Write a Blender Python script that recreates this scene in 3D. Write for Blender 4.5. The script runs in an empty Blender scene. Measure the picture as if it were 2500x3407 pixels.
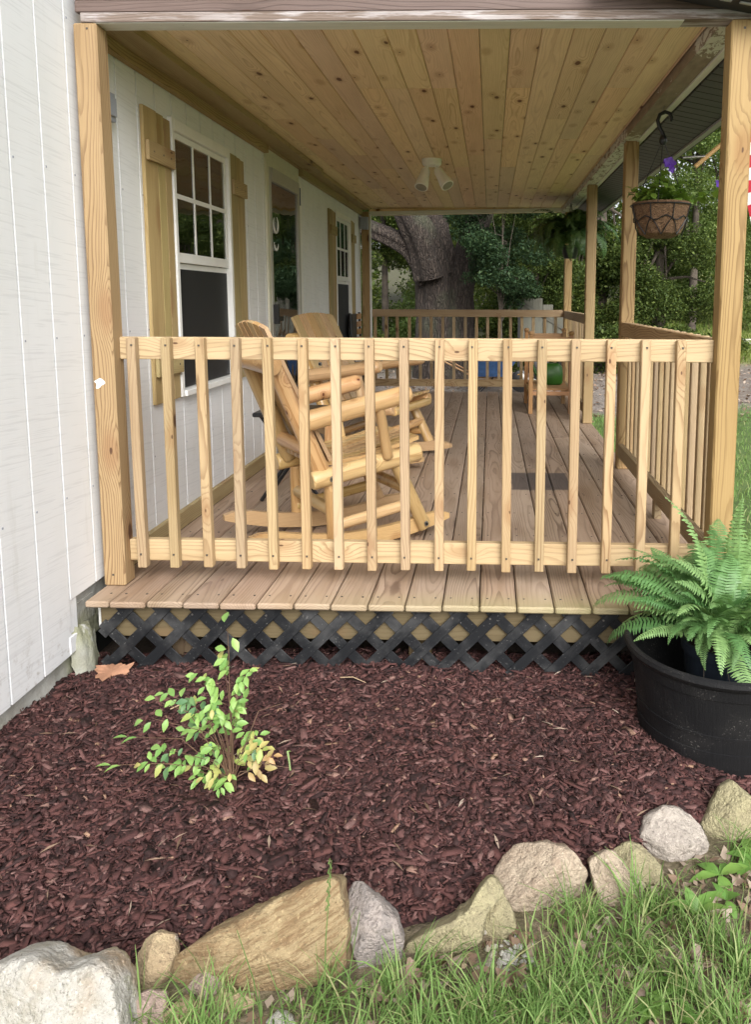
import bpy, bmesh, math, random
import numpy as np
from mathutils import Vector, Matrix, Euler, noise

S = bpy.context.scene
COL = S.collection
rng = np.random.default_rng(7)
random.seed(7)
PI = math.pi

# ------------------------------------------------------------------ camera
cd = bpy.data.cameras.new('camera')
cam = bpy.data.objects.new('camera', cd)
COL.objects.link(cam)
cr = Vector((0.99963673, 0.02666224, 0.00394158))
cu = Vector((-0.0072392, 0.12474106, 0.99216292))
cf = Vector((-0.02596161, 0.99183103, -0.12488876))
cam.matrix_world = Matrix(((cr.x, cu.x, -cf.x, 1.53616), (cr.y, cu.y, -cf.y, -2.84319), (cr.z, cu.z, -cf.z, 1.17181), (0, 0, 0, 1)))
cd.sensor_fit = 'HORIZONTAL'
cd.sensor_width = 36.0
cd.lens = 2581.67 / 2500 * 36.0
cd.shift_x = -(1562.6 - 1250) / 2500
cd.shift_y = -(1703.5 - 1316.9) / 2500
cd.clip_start = 0.05
cd.clip_end = 600
S.camera = cam

# ------------------------------------------------------------------ light
SUN_EL, SUN_AZ = math.radians(36), math.radians(163)      # soft overcast sun, behind the photographer and to the right
world = bpy.data.worlds.new('World')
S.world = world
world.use_nodes = True
wn, wl = world.node_tree.nodes, world.node_tree.links
sky = wn.new('ShaderNodeTexSky')
sky.sky_type = 'NISHITA'
sky.sun_disc = False
sky.sun_elevation = SUN_EL
sky.sun_rotation = SUN_AZ
sky.air_density = 1.0
sky.dust_density = 4.0
sky.ozone_density = 1.0
hs = wn.new('ShaderNodeHueSaturation')
hs.inputs['Saturation'].default_value = 0.22
wl.new(sky.outputs[0], hs.inputs['Color'])
wl.new(hs.outputs[0], wn['Background'].inputs['Color'])
wn['Background'].inputs['Strength'].default_value = 0.15
sd = bpy.data.lights.new('sun', 'SUN')
sd.energy = 1.5
sd.angle = math.radians(40)
sd.color = (1.0, 0.985, 0.96)
sun = bpy.data.objects.new('sun', sd)
COL.objects.link(sun)
sdir = Vector((math.sin(SUN_AZ) * math.cos(SUN_EL), math.cos(SUN_AZ) * math.cos(SUN_EL), math.sin(SUN_EL)))
sun.rotation_euler = sdir.to_track_quat('Z', 'Y').to_euler()
S.view_settings.view_transform = 'Standard'
S.view_settings.look = 'None'
S.view_settings.gamma = 1.0
S.view_settings.exposure = 0.86
S.view_settings.use_curve_mapping = False
S.render.engine = 'CYCLES'
S.cycles.max_bounces = 10
S.cycles.diffuse_bounces = 6
S.cycles.transparent_max_bounces = 12
S.cycles.use_denoising = True

# ------------------------------------------------------------------ material helpers
class NT:
    def __init__(self, name):
        self.m = bpy.data.materials.new(name)
        self.m.use_nodes = True
        self.t = self.m.node_tree
        self.n, self.l = self.t.nodes, self.t.links
        self.b = self.n['Principled BSDF']
        self.out = self.n['Material Output']
    def new(self, t, **kw):
        n = self.n.new('ShaderNode' + t)
        for k, v in kw.items():
            setattr(n, k, v)
        return n
    def put(self, sock, v):
        if isinstance(v, bpy.types.NodeSocket):
            self.l.new(v, sock)
        elif v is not None:
            if hasattr(sock.default_value, '__len__') and not hasattr(v, '__len__'):
                v = [v] * len(sock.default_value)
            if hasattr(sock.default_value, '__len__') and len(sock.default_value) == 4 and len(v) == 3:
                v = (*v, 1.0)
            sock.default_value = v
    def math(self, op, a, b=None, c=None, clamp=False):
        n = self.new('Math', operation=op, use_clamp=clamp)
        self.put(n.inputs[0], a)
        if b is not None: self.put(n.inputs[1], b)
        if c is not None: self.put(n.inputs[2], c)
        return n.outputs[0]
    def vmath(self, op, a, b=None, c=None):
        n = self.new('VectorMath', operation=op)
        self.put(n.inputs[0], a)
        if b is not None: self.put(n.inputs[1], b)
        if c is not None: self.put(n.inputs[2], c)
        return n.outputs['Value'] if op in ('LENGTH', 'DOT_PRODUCT') else n.outputs[0]
    def xyz(self, v):
        n = self.new('SeparateXYZ'); self.l.new(v, n.inputs[0]); return n.outputs
    def comb(self, x, y, z):
        n = self.new('CombineXYZ')
        for s, v in zip(n.inputs, (x, y, z)): self.put(s, v)
        return n.outputs[0]
    def noise(self, v, scale=5, detail=3, rough=0.5, dist=0.0, color=False):
        n = self.new('TexNoise')
        self.l.new(v, n.inputs['Vector'])
        n.inputs['Scale'].default_value = scale; n.inputs['Detail'].default_value = detail
        n.inputs['Roughness'].default_value = rough; n.inputs['Distortion'].default_value = dist
        return n.outputs['Color' if color else 0]
    def voro(self, v, scale=5, feature='F1', rand=1.0, out='Distance', dims='3D'):
        n = self.new('TexVoronoi', feature=feature, voronoi_dimensions=dims)
        self.l.new(v, n.inputs['Vector'])
        n.inputs['Scale'].default_value = scale; n.inputs['Randomness'].default_value = rand
        return n.outputs[out]
    def ramp(self, f, stops, interp='LINEAR'):
        n = self.new('ValToRGB')
        n.color_ramp.interpolation = interp
        e = n.color_ramp.elements
        while len(e) < len(stops): e.new(0.5)
        for el, (p, c) in zip(e, stops):
            el.position = p; el.color = (*c, 1) if len(c) == 3 else c
        self.put(n.inputs[0], f)
        return n.outputs[0]
    def map(self, v, a, b, c=0.0, d=1.0, smooth=True):
        n = self.new('MapRange', interpolation_type='SMOOTHSTEP' if smooth else 'LINEAR')
        for s, x in zip(n.inputs, (v, a, b, c, d)): self.put(s, x)
        return n.outputs[0]
    def mix(self, f, a, b, mode='MIX'):
        n = self.new('Mix', data_type='RGBA', blend_type=mode)
        self.put(n.inputs[0], f); self.put(n.inputs[6], a); self.put(n.inputs[7], b)
        return n.outputs[2]
    def bump(self, h, strength=0.3, dist=0.01):
        n = self.new('Bump')
        n.inputs['Strength'].default_value = strength; n.inputs['Distance'].default_value = dist
        self.l.new(h, n.inputs['Height'])
        return n.outputs[0]
    def set(self, **kw):
        for k, v in kw.items():
            self.put(self.b.inputs[k.replace('_', ' ')], v)
        return self.m

def scl(nt, v, s):
    return nt.vmath('MULTIPLY', v, s)

def wood(name, light, mid, dark, freq=95, yspread=0.05, zoff=0.05, knots=1.0, kx=1.5, ky=5.0, rough=0.62, coat=0.0, var=0.12,
         hue=0.01, bump=0.25, mott=0.14, wander=0.05, knotcol=(0.07, 0.028, 0.012), saw=0.0, post=None, gmin=0.45):
    """Solid wood: rings round a pith that runs along local x, stirred near knots. Every object gets its own cut."""
    t = NT(name)
    P = t.new('TexCoord').outputs['Object']
    rnd = t.new('ObjectInfo').outputs['Random']
    r2 = t.math('FRACT', t.math('MULTIPLY', rnd, 7.313))
    r3 = t.math('FRACT', t.math('MULTIPLY', rnd, 23.71))
    x, y, z = t.xyz(P)
    xo = t.math('ADD', x, t.math('MULTIPLY', rnd, 91.0))
    Q = t.comb(xo, y, z)
    wn_ = t.noise(scl(t, Q, (0.8, 1.5, 1.5)), 1.0, 2, 0.5, color=True)
    w0, w1, _ = t.xyz(wn_)
    yy = t.math('ADD', t.math('ADD', y, t.math('MULTIPLY', t.math('SUBTRACT', r2, 0.5), yspread * 2)), t.math('MULTIPLY', t.math('SUBTRACT', w0, 0.5), wander * 2))
    zz = t.math('ADD', t.math('ADD', z, t.math('ADD', zoff * 0.4, t.math('MULTIPLY', r3, zoff))), t.math('MULTIPLY', t.math('SUBTRACT', w1, 0.5), wander * 2))
    r = t.math('SQRT', t.math('ADD', t.math('MULTIPLY', yy, yy), t.math('MULTIPLY', zz, zz)))
    kv = t.comb(t.math('MULTIPLY', xo, kx), t.math('MULTIPLY', t.math('ADD', y, t.math('MULTIPLY', z, 0.8)), ky), t.math('MULTIPLY', rnd, 40))
    kd0 = t.voro(kv, 1.0, dims='2D')
    kd = t.math('ADD', kd0, t.math('MULTIPLY', t.math('SUBTRACT', t.noise(scl(t, Q, (30, 60, 60)), 1.0, 2), 0.5), 0.03))
    swirl = t.map(kd, 0.0, 0.26, 1.0, 0.0)
    r = t.math('ADD', r, t.math('MULTIPLY', swirl, 0.022 * knots))
    fine = t.noise(scl(t, Q, (2.0, 18, 18)), 1.0, 3)
    r = t.math('ADD', r, t.math('MULTIPLY', fine, 0.012))
    rings = t.math('FRACT', t.math('MULTIPLY', r, freq))
    ringc = t.map(rings, 0.5, 0.92, 0.0, 1.0)
    ringe = t.map(rings, 0.93, 1.0, 1.0, 0.0)
    ring = t.math('MULTIPLY', ringc, ringe)
    fib = t.noise(scl(t, Q, (5, 260, 260)), 1.0, 2, 0.7)
    mot = t.noise(scl(t, Q, (1.3, 9, 9)), 1.0, 3, 0.6)
    strength = t.map(t.noise(scl(t, Q, (0.7, 5, 5)), 1.0, 1), 0.3, 0.7, 0.35, 1.0)
    strength = t.math('MULTIPLY', strength, t.math('ADD', gmin, t.math('MULTIPLY', t.math('FRACT', t.math('MULTIPLY', rnd, 51.7)), 1.0 - gmin)))
    c = t.mix(t.math('MULTIPLY', ring, strength), light, mid)
    c = t.mix(t.map(fib, 0.25, 0.75, 0.0, 0.5), c, t.mix(1.0, c, (0.78, 0.74, 0.68), 'MULTIPLY'))
    c = t.mix(t.map(mot, 0.42, 0.75, 0.0, mott * 4), c, t.mix(1.0, c, (0.72, 0.66, 0.58), 'MULTIPLY'))
    if knots:
        halo = t.map(kd, 0.05, 0.16, 0.55, 0.0)
        c = t.mix(t.math('MULTIPLY', halo, knots, clamp=True), c, dark)
        kc, kc2, _ = t.xyz(t.voro(kv, 1.0, out='Color', dims='2D'))
        gate = t.math('GREATER_THAN', kc, 0.3)
        ksz = t.math('ADD', 0.02, t.math('MULTIPLY', t.math('MULTIPLY', kc2, kc2), 0.06))
        core = t.math('MULTIPLY', t.map(kd, t.math('MULTIPLY', ksz, 0.55), ksz, 1.0, 0.0), gate)
        c = t.mix(t.math('MULTIPLY', core, min(1.0, knots)), c, knotcol)
    h = t.new('HueSaturation')
    t.put(h.inputs['Color'], c)
    t.put(h.inputs['Value'], t.math('ADD', 1.0 - var, t.math('MULTIPLY', r3, var * 2)))
    t.put(h.inputs['Hue'], t.math('ADD', 0.5 - hue, t.math('MULTIPLY', r2, hue * 2)))
    t.put(h.inputs['Saturation'], t.math('ADD', 0.92, t.math('MULTIPLY', rnd, 0.16)))
    c = h.outputs[0]
    hgt = t.math('ADD', t.math('MULTIPLY', fib, 0.5), t.math('MULTIPLY', ring, -0.6))
    if saw:
        sw = t.noise(scl(t, Q, (180, 2, 2)), 1.0, 1)
        hgt = t.math('ADD', hgt, t.math('MULTIPLY', sw, saw))
    if post:
        c = post(t, c, Q)
    t.set(Base_Color=c, Roughness=rough, Normal=t.bump(hgt, bump, 0.003), Coat_Weight=coat, Coat_Roughness=0.18)
    t.b.inputs['Specular IOR Level'].default_value = 0.35
    return t.m

def plain(name, col, rough=0.5, metal=0.0, var=0.12, scale=12, bump=0.1, spec=0.5, bscale=80):
    t = NT(name)
    P = t.new('TexCoord').outputs['Object']
    n = t.noise(P, scale, 4, 0.6)
    c = t.mix(t.map(n, 0.3, 0.75), [max(0, v * (1 - var)) for v in col], [min(1, v * (1 + var)) for v in col])
    t.set(Base_Color=c, Roughness=rough, Metallic=metal)
    t.b.inputs['Specular IOR Level'].default_value = spec
    if bump:
        t.set(Normal=t.bump(t.noise(P, bscale, 3), bump, 0.004))
    return t.m

def leafmat(name, stops, trans=0.35, rough=0.5, objrand=False):
    t = NT(name)
    g = t.new('ObjectInfo').outputs['Random'] if objrand else t.new('NewGeometry').outputs['Random Per Island']
    c = t.ramp(g, stops)
    d = t.new('BsdfPrincipled')
    t.n.remove(t.b)
    t.put(d.inputs['Base Color'], c); d.inputs['Roughness'].default_value = rough
    d.inputs['Specular IOR Level'].default_value = 0.15
    tr = t.new('BsdfTranslucent')
    t.put(tr.inputs['Color'], t.mix(1.0, c, (1.0, 1.0, 0.55), 'MULTIPLY'))
    mx = t.new('MixShader'); mx.inputs[0].default_value = trans
    t.l.new(d.outputs[0], mx.inputs[1]); t.l.new(tr.outputs[0], mx.inputs[2])
    t.l.new(mx.outputs[0], t.out.inputs['Surface'])
    return t.m

# ------------------------------------------------------------------ object helpers
WM = {}
def link(o, mat4, parent=None):
    COL.objects.link(o)
    WM[o.name] = mat4.copy()
    if parent is not None:
        o.parent = parent
        o.matrix_parent_inverse = WM[parent.name].inverted()
    o.matrix_basis = mat4
    return o
def tag(o, label=None, cat=None, group=None, kind=None):
    for k, v in (('label', label), ('category', cat), ('group', group), ('kind', kind)):
        if v: o[k] = v
    return o
def empty(name, loc=(0, 0, 0), label=None, cat=None, group=None):
    o = bpy.data.objects.new(name, None)
    o.empty_display_size = 0.1
    link(o, Matrix.Translation(Vector(loc)))
    return tag(o, label, cat, group)
def obj(name, me, M=None, parent=None):
    return link(bpy.data.objects.new(name, me), M if M is not None else Matrix.Identity(4), parent)
def copy_tree(o, parent=None):
    c = o.copy(); COL.objects.link(c)
    WM[c.name] = WM[o.name].copy()
    if parent is not None: c.parent = parent
    for ch in list(o.children): copy_tree(ch, c)
    return c
def pyd(name, v, f, mat, smooth=False):
    me = bpy.data.meshes.new(name)
    me.from_pydata([tuple(p) for p in v], [], [tuple(p) for p in f])
    me.materials.append(mat)
    if smooth: me.polygons.foreach_set('use_smooth', [True] * len(me.polygons))
    me.update()
    return me
def np_mesh(name, V, F, mat, smooth=False):
    """V (n,3), F (m,k) with one polygon size."""
    me = bpy.data.meshes.new(name)
    V = np.asarray(V, np.float32); F = np.asarray(F, np.int32)
    m, k = F.shape
    me.vertices.add(len(V)); me.vertices.foreach_set('co', V.ravel())
    me.loops.add(m * k); me.loops.foreach_set('vertex_index', F.ravel())
    me.polygons.add(m)
    me.polygons.foreach_set('loop_start', np.arange(0, m * k, k, dtype=np.int32))
    me.polygons.foreach_set('loop_total', np.full(m, k, np.int32))
    if smooth: me.polygons.foreach_set('use_smooth', np.ones(m, bool))
    me.materials.append(mat)
    me.update(calc_edges=True)
    me.validate()
    return me
_box = {}
def box_mesh(L, W, T, mat, bev=0.003):
    key = (round(L, 4), round(W, 4), round(T, 4), mat.name, bev)
    if key in _box: return _box[key]
    bm = bmesh.new()
    bmesh.ops.create_cube(bm, size=1.0)
    bmesh.ops.scale(bm, vec=(L, W, T), verts=bm.verts)
    if bev: bmesh.ops.bevel(bm, geom=bm.edges[:], offset=min(bev, T * 0.3, W * 0.3), segments=1, affect='EDGES', profile=0.5)
    me = bpy.data.meshes.new('board'); bm.to_mesh(me); bm.free()
    me.materials.append(mat)
    _box[key] = me
    return me
def frame(p0, p1, up=(0, 0, 1)):
    p0, p1 = Vector(p0), Vector(p1)
    x = (p1 - p0).normalized()
    u = Vector(up)
    y = u.cross(x)
    if y.length < 1e-5: y = Vector((0, 1, 0)).cross(x)
    y.normalize(); z = x.cross(y)
    c = (p0 + p1) / 2
    return Matrix(((x.x, y.x, z.x, c.x), (x.y, y.y, z.y, c.y), (x.z, y.z, z.z, c.z), (0, 0, 0, 1)))
def board(name, p0, p1, w, t, mat, parent=None, up=(0, 0, 1), bev=0.003):
    """Board from p0 to p1 along local x; w across, t along up."""
    return obj(name, box_mesh((Vector(p1) - Vector(p0)).length, w, t, mat, bev), frame(p0, p1, up), parent)
def slab(name, lo, hi, mat, parent=None, bev=0.002):
    """Axis box from corner lo to hi, grain along its longest side."""
    lo, hi = Vector(lo), Vector(hi)
    d = hi - lo; c = (lo + hi) / 2
    ax = max(range(3), key=lambda i: d[i])
    a = Vector((0, 0, 0)); a[ax] = d[ax] / 2
    if ax == 2: w, t, up = d.x, d.y, (0, -1, 0)
    elif ax == 0: w, t, up = d.y, d.z, (0, 0, 1)
    else: w, t, up = d.x, d.z, (0, 0, 1)
    return board(name, c - a, c + a, w, t, mat, parent, up, bev)
def boxes_mesh(name, lst, mat):
    V, F = [], []
    for (x0, y0, z0), (x1, y1, z1) in lst:
        b = len(V)
        V += [(x0, y0, z0), (x1, y0, z0), (x1, y1, z0), (x0, y1, z0), (x0, y0, z1), (x1, y0, z1), (x1, y1, z1), (x0, y1, z1)]
        F += [(b, b + 3, b + 2, b + 1), (b + 4, b + 5, b + 6, b + 7), (b, b + 1, b + 5, b + 4), (b + 1, b + 2, b + 6, b + 5), (b + 2, b + 3, b + 7, b + 6), (b + 3, b, b + 4, b + 7)]
    return pyd(name, V, F, mat)
def tube(name, pts, rad, mat, parent=None, seg=8, M=None, smooth=True, data_only=False):
    """Round bar through pts with radius or radii, capped."""
    pts = [Vector(p) for p in pts]
    n = len(pts)
    rad = [rad] * n if not hasattr(rad, '__len__') else rad
    V, F = [], []
    prev = None
    for i, p in enumerate(pts):
        d = (pts[min(i + 1, n - 1)] - pts[max(i - 1, 0)]).normalized()
        if prev is None:
            a = d.cross(Vector((0, 0, 1)) if abs(d.z) < 0.9 else Vector((1, 0, 0))).normalized()
        else:
            a = (prev - d * prev.dot(d)).normalized()
        prev = a
        b = d.cross(a)
        for k in range(seg):
            th = 2 * PI * k / seg
            V.append(p + (a * math.cos(th) + b * math.sin(th)) * rad[i])
    for i in range(n - 1):
        for k in range(seg):
            F.append((i * seg + k, i * seg + (k + 1) % seg, (i + 1) * seg + (k + 1) % seg, (i + 1) * seg + k))
    F.append(tuple(reversed(range(seg))))
    F.append(tuple((n - 1) * seg + k for k in range(seg)))
    me = pyd(name, V, F, mat, smooth)
    if smooth: me.set_sharp_from_angle(angle=math.radians(50))
    if data_only: return me
    return obj(name, me, M, parent)
def lathe(name, prof, mat, M=None, parent=None, seg=40, smooth=True, ripple=None):
    V, F = [], []
    for r, z in prof:
        for k in range(seg):
            th = 2 * PI * k / seg
            rr = r if not ripple else r * (1 + ripple(th, z))
            V.append((rr * math.cos(th), rr * math.sin(th), z))
    for i in range(len(prof) - 1):
        for k in range(seg):
            F.append((i * seg + k, i * seg + (k + 1) % seg, (i + 1) * seg + (k + 1) % seg, (i + 1) * seg + k))
    me = pyd(name, V, F, mat, smooth)
    if smooth: me.set_sharp_from_angle(angle=math.radians(28))
    return obj(name, me, M, parent)
def log(name, p0, p1, r0, r1, mat, parent, rounded=0.35, seg=16, seed=0):
    """Peeled log from p0 to p1 (grain along local x), slightly uneven, ends eased."""
    p0, p1 = Vector(p0), Vector(p1)
    L = (p1 - p0).length
    rs = random.Random(seed)
    a0, a1 = rs.uniform(0, 6), rs.uniform(0, 6)
    e = rounded * min(r0, r1)
    ts = [0, e * 0.15, e * 0.5, e] + [e + (L - 2 * e) * k / 5 for k in range(1, 5)] + [L - e, L - e * 0.5, L - e * 0.15, L]
    fr = [1 - rounded * 0.55, 1 - rounded * 0.3, 1 - rounded * 0.08, 1] + [1] * 4 + [1, 1 - rounded * 0.08, 1 - rounded * 0.3, 1 - rounded * 0.55]
    V, F = [], []
    for t, f in zip(ts, fr):
        r = (r0 + (r1 - r0) * t / L) * f
        for k in range(seg):
            th = 2 * PI * k / seg
            rr = r * (1 + 0.025 * math.sin(2 * th + a0 + t * 5) + 0.02 * math.sin(3 * th + a1 - t * 7))
            V.append((t - L / 2, rr * math.cos(th), rr * math.sin(th)))
    n = len(ts)
    for i in range(n - 1):
        for k in range(seg):
            F.append((i * seg + k, (i + 1) * seg + k, (i + 1) * seg + (k + 1) % seg, i * seg + (k + 1) % seg))
    F.append(tuple(range(seg))); F.append(tuple(reversed([(n - 1) * seg + k for k in range(seg)])))
    me = pyd(name, V, F, mat)
    sm = [True] * (len(F) - 2) + [False] * 2
    me.polygons.foreach_set('use_smooth', sm)
    return obj(name, me, frame(p0, p1), parent)
# ------------------------------------------------------------------ materials
M = {}
def deck_post(t, c, Q):
    G = t.new('NewGeometry').outputs['Position']
    x, y, z = t.xyz(G)
    n = t.noise(scl(t, G, (9, 9, 9)), 1.0, 3)
    ny = t.math('ADD', y, t.math('MULTIPLY', t.math('SUBTRACT', n, 0.5), 0.05))
    nx = t.math('ADD', x, t.math('MULTIPLY', t.math('SUBTRACT', n, 0.5), 0.03))
    # dark square of old coating on the boards
    sx = t.math('MULTIPLY', t.map(nx, 1.665, 1.69), t.map(nx, 2.04, 2.065, 1.0, 0.0))
    sy = t.math('MULTIPLY', t.map(ny, 1.82, 1.86), t.map(ny, 2.29, 2.33, 1.0, 0.0))
    c = t.mix(t.math('MULTIPLY', t.math('MULTIPLY', sx, sy), 0.85), c, (0.062, 0.052, 0.052))
    # front ends yellower and paler towards the right, mossy at the edge
    ff = t.math('MULTIPLY', t.map(ny, 0.0, 0.2, 1.0, 0.0), t.map(x, 0.5, 1.6, 0.1, 0.8))
    c = t.mix(t.math('MULTIPLY', ff, 0.75), c, (0.36, 0.31, 0.17))
    gr = t.math('MULTIPLY', t.map(ny, -0.02, 0.09, 1.0, 0.0), t.map(x, 1.2, 2.0, 0.0, 0.5))
    c = t.mix(t.math('MULTIPLY', gr, t.map(n, 0.35, 0.65)), c, (0.2, 0.2, 0.07))
    return c
M['rail'] = wood('rail_pine', (0.435, 0.32, 0.185), (0.215, 0.128, 0.062), (0.27, 0.15, 0.07), freq=150, yspread=0.1, zoff=0.13, hue=0.006, knots=0.9, kx=2.0, ky=4.5, var=0.18, mott=0.18, saw=0.15)
M['post'] = wood('post_pine', (0.385, 0.265, 0.128), (0.185, 0.108, 0.045), (0.25, 0.125, 0.05), freq=170, yspread=0.06, hue=0.003, knots=0.9, kx=1.3, ky=3.4, var=0.06, mott=0.12, zoff=0.07, wander=0.04, gmin=0.95)
M['greenpine'] = wood('green_treated_pine', (0.40, 0.31, 0.15), (0.2, 0.14, 0.06), (0.2, 0.1, 0.04), freq=120, knots=0.9, kx=1.3, ky=4, var=0.14, mott=0.22)
M['deck'] = wood('deck_board', (0.375, 0.28, 0.21), (0.18, 0.122, 0.088), (0.18, 0.11, 0.072), freq=105, knots=0.55, kx=0.8, ky=3.0, var=0.12, hue=0.005, mott=0.2, bump=0.35, post=deck_post, knotcol=(0.09, 0.055, 0.04))
M['ceiling'] = wood('ceiling_pine', (0.82, 0.62, 0.385), (0.58, 0.385, 0.205), (0.46, 0.26, 0.12), freq=130, knots=1.0, kx=2.0, ky=4.6, var=0.1, hue=0.014, mott=0.08, knotcol=(0.14, 0.055, 0.02))
M['log'] = wood('cedar_log', (0.63, 0.42, 0.2), (0.4, 0.215, 0.08), (0.34, 0.17, 0.065), freq=110, yspread=0.006, zoff=0.006, knots=1.0, kx=5.0, ky=7.0, rough=0.35, coat=0.5, var=0.15, hue=0.012, mott=0.25, bump=0.05, wander=0.01, knotcol=(0.1, 0.035, 0.012))
M['cedar'] = wood('cedar_slat', (0.57, 0.39, 0.195), (0.33, 0.19, 0.08), (0.28, 0.13, 0.05), freq=170, knots=0.8, kx=2.5, ky=6.0, rough=0.4, coat=0.35, var=0.14, bump=0.08, knotcol=(0.1, 0.035, 0.012))
M['shelf'] = wood('shelf_cedar', (0.45, 0.26, 0.115), (0.32, 0.17, 0.07), (0.2, 0.1, 0.04), freq=90, knots=0.5, var=0.1)
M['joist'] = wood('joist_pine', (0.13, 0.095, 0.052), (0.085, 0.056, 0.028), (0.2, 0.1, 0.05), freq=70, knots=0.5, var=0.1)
def weather(t, c, Q):
    n = t.noise(scl(t, Q, (3.5, 30, 30)), 1.0, 5, 0.65)
    m2 = t.noise(scl(t, Q, (1.2, 4, 4)), 1.0, 2)
    f = t.math('MULTIPLY', t.map(n, 0.44, 0.62), t.map(m2, 0.35, 0.6, 0.15, 0.9))
    return t.mix(f, c, (0.46, 0.43, 0.43))
M['weathered'] = wood('weathered_beam', (0.2, 0.15, 0.13), (0.07, 0.048, 0.038), (0.05, 0.032, 0.024), freq=110, knots=0.8, kx=0.9, ky=4, var=0.08, mott=0.2, bump=0.6, post=weather)
M['darkbeam'] = wood('dark_beam', (0.135, 0.095, 0.08), (0.055, 0.036, 0.03), (0.04, 0.026, 0.02), freq=110, knots=0.5, var=0.08, mott=0.2, bump=0.5)
def peel(t, c, Q):
    G = t.new('NewGeometry').outputs['Position']
    x, y, z = t.xyz(G)
    n = t.noise(scl(t, G, (22, 9, 22)), 1.0, 6, 0.7, 1.2)
    b = t.math('ADD', t.map(y, 0.55, 0.75, 0.0, 1.0), t.map(y, 2.0, 2.5, 0.0, -1.0))
    rot = t.map(t.math('ADD', t.math('MULTIPLY', b, 0.22), n), 0.52, 0.57)
    cc = t.mix(t.noise(scl(t, G, (30, 8, 30)), 1.0, 4), (0.1, 0.066, 0.04), (0.36, 0.28, 0.2))
    return t.mix(rot, c, cc)
def paintwood(name, col, post=None, var=0.1):
    t = NT(name)
    P = t.new('TexCoord').outputs['Object']
    n = t.noise(scl(t, P, (4, 40, 40)), 1.0, 4, 0.6)
    c = t.mix(t.map(n, 0.35, 0.7), col, [v * (1 - var) for v in col])
    sp = t.map(t.noise(scl(t, P, (14, 60, 60)), 1.0, 4, 0.7), 0.68, 0.72)
    c = t.mix(sp, c, (0.16, 0.12, 0.08))
    if post: c = post(t, c, P)
    t.set(Base_Color=c, Roughness=0.6, Normal=t.bump(n, 0.3, 0.003))
    return t.m
M['peeling'] = paintwood('peeling_beam', (0.62, 0.6, 0.52), peel)
M['oldwhite'] = paintwood('old_white_trim', (0.66, 0.65, 0.57))
M['white'] = plain('white_vinyl', (0.78, 0.78, 0.76), 0.4, var=0.03, bump=0.03)
M['cream'] = plain('cream_casing', (0.62, 0.6, 0.48), 0.5, var=0.05, bump=0.05)
# rough-sawn painted siding: fine saw lines
t = NT('siding_paint')
P = t.new('TexCoord').outputs['Object']
x, y, z = t.xyz(P)
Pt = t.comb(x, y, t.math('ADD', z, t.math('MULTIPLY', y, 0.06)))
l1 = t.noise(scl(t, Pt, (8, 5.0, 150)), 1.0, 2, 0.5, 0.1)
l2 = t.noise(scl(t, Pt, (20, 22, 80)), 1.0, 3, 0.6)
l3 = t.noise(scl(t, Pt, (1, 5, 1.2)), 1.0, 2)
h = t.math('ADD', t.math('MULTIPLY', l1, t.map(l3, 0.3, 0.6, 0.4, 1.0)), t.math('MULTIPLY', l2, 0.35))
c = t.mix(t.map(l1, 0.34, 0.46, 1.0, 0.0), (0.74, 0.75, 0.765), (0.67, 0.68, 0.695))
c = t.mix(t.map(l3, 0.35, 0.75, 0.0, 0.25), c, (0.62, 0.62, 0.6))
splash = t.math('MULTIPLY', t.map(z, -0.2, 0.12, 1.0, 0.0), t.map(t.noise(P, 26, 5, 0.75), 0.5, 0.72))
c = t.mix(t.math('MULTIPLY', splash, 0.55), c, (0.3, 0.25, 0.2))
sm = t.map(t.noise(scl(t, P, (1, 9, 1.6)), 1.0, 4, 0.7), 0.58, 0.75)
c = t.mix(t.math('MULTIPLY', sm, 0.3), c, (0.52, 0.51, 0.48))
spk = t.map(t.voro(scl(t, P, (1, 1, 1)), 5.0), 0.0, 0.02, 1.0, 0.0)
c = t.mix(t.math('MULTIPLY', spk, 0.6), c, (0.2, 0.18, 0.15))
M['siding'] = t.set(Base_Color=c, Roughness=0.62, Normal=t.bump(h, 0.22, 0.003))
# parged foundation
t = NT('parged_concrete')
P = t.new('TexCoord').outputs['Object']
n1 = t.noise(P, 7, 6, 0.65); n2 = t.noise(P, 3, 3); n3 = t.noise(P, 60, 3)
c = t.mix(t.map(n1, 0.35, 0.7), (0.42, 0.42, 0.39), (0.27, 0.26, 0.23))
c = t.mix(t.map(n2, 0.45, 0.65, 0.0, 0.6), c, (0.24, 0.25, 0.12))
c = t.mix(t.map(t.noise(P, 11, 4), 0.62, 0.72, 0.0, 0.7), c, (0.55, 0.55, 0.53))
M['parge'] = t.set(Base_Color=c, Roughness=0.9, Normal=t.bump(t.math('ADD', n1, t.math('MULTIPLY', n3, 0.25)), 0.8, 0.02))
M['black_plastic'] = None
t = NT('black_barrel_plastic')
P = t.new('TexCoord').outputs['Object']
x, y, z = t.xyz(P)
ang = t.math('ARCTAN2', y, x)
gv = t.comb(t.math('MULTIPLY', ang, 30), t.math('MULTIPLY', z, 7), 0.0)
g = t.noise(gv, 1.0, 4, 0.7)
spk = t.map(t.noise(P, 190, 2), 0.63, 0.7)
big = t.map(t.noise(scl(t, P, (6, 6, 9)), 1.0, 4), 0.4, 0.75)
c = t.mix(t.math('MULTIPLY', spk, t.math('MULTIPLY', big, 0.6)), (0.009, 0.009, 0.01), (0.25, 0.24, 0.22))
c = t.mix(t.math('MULTIPLY', big, 0.05), c, (0.16, 0.15, 0.14))
M['barrel'] = t.set(Base_Color=c, Roughness=0.58, Normal=t.bump(t.math('ADD', g, t.math('MULTIPLY', t.noise(P, 300, 2), 0.4)), 0.6, 0.004))
t.b.inputs['Specular IOR Level'].default_value = 0.2
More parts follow.
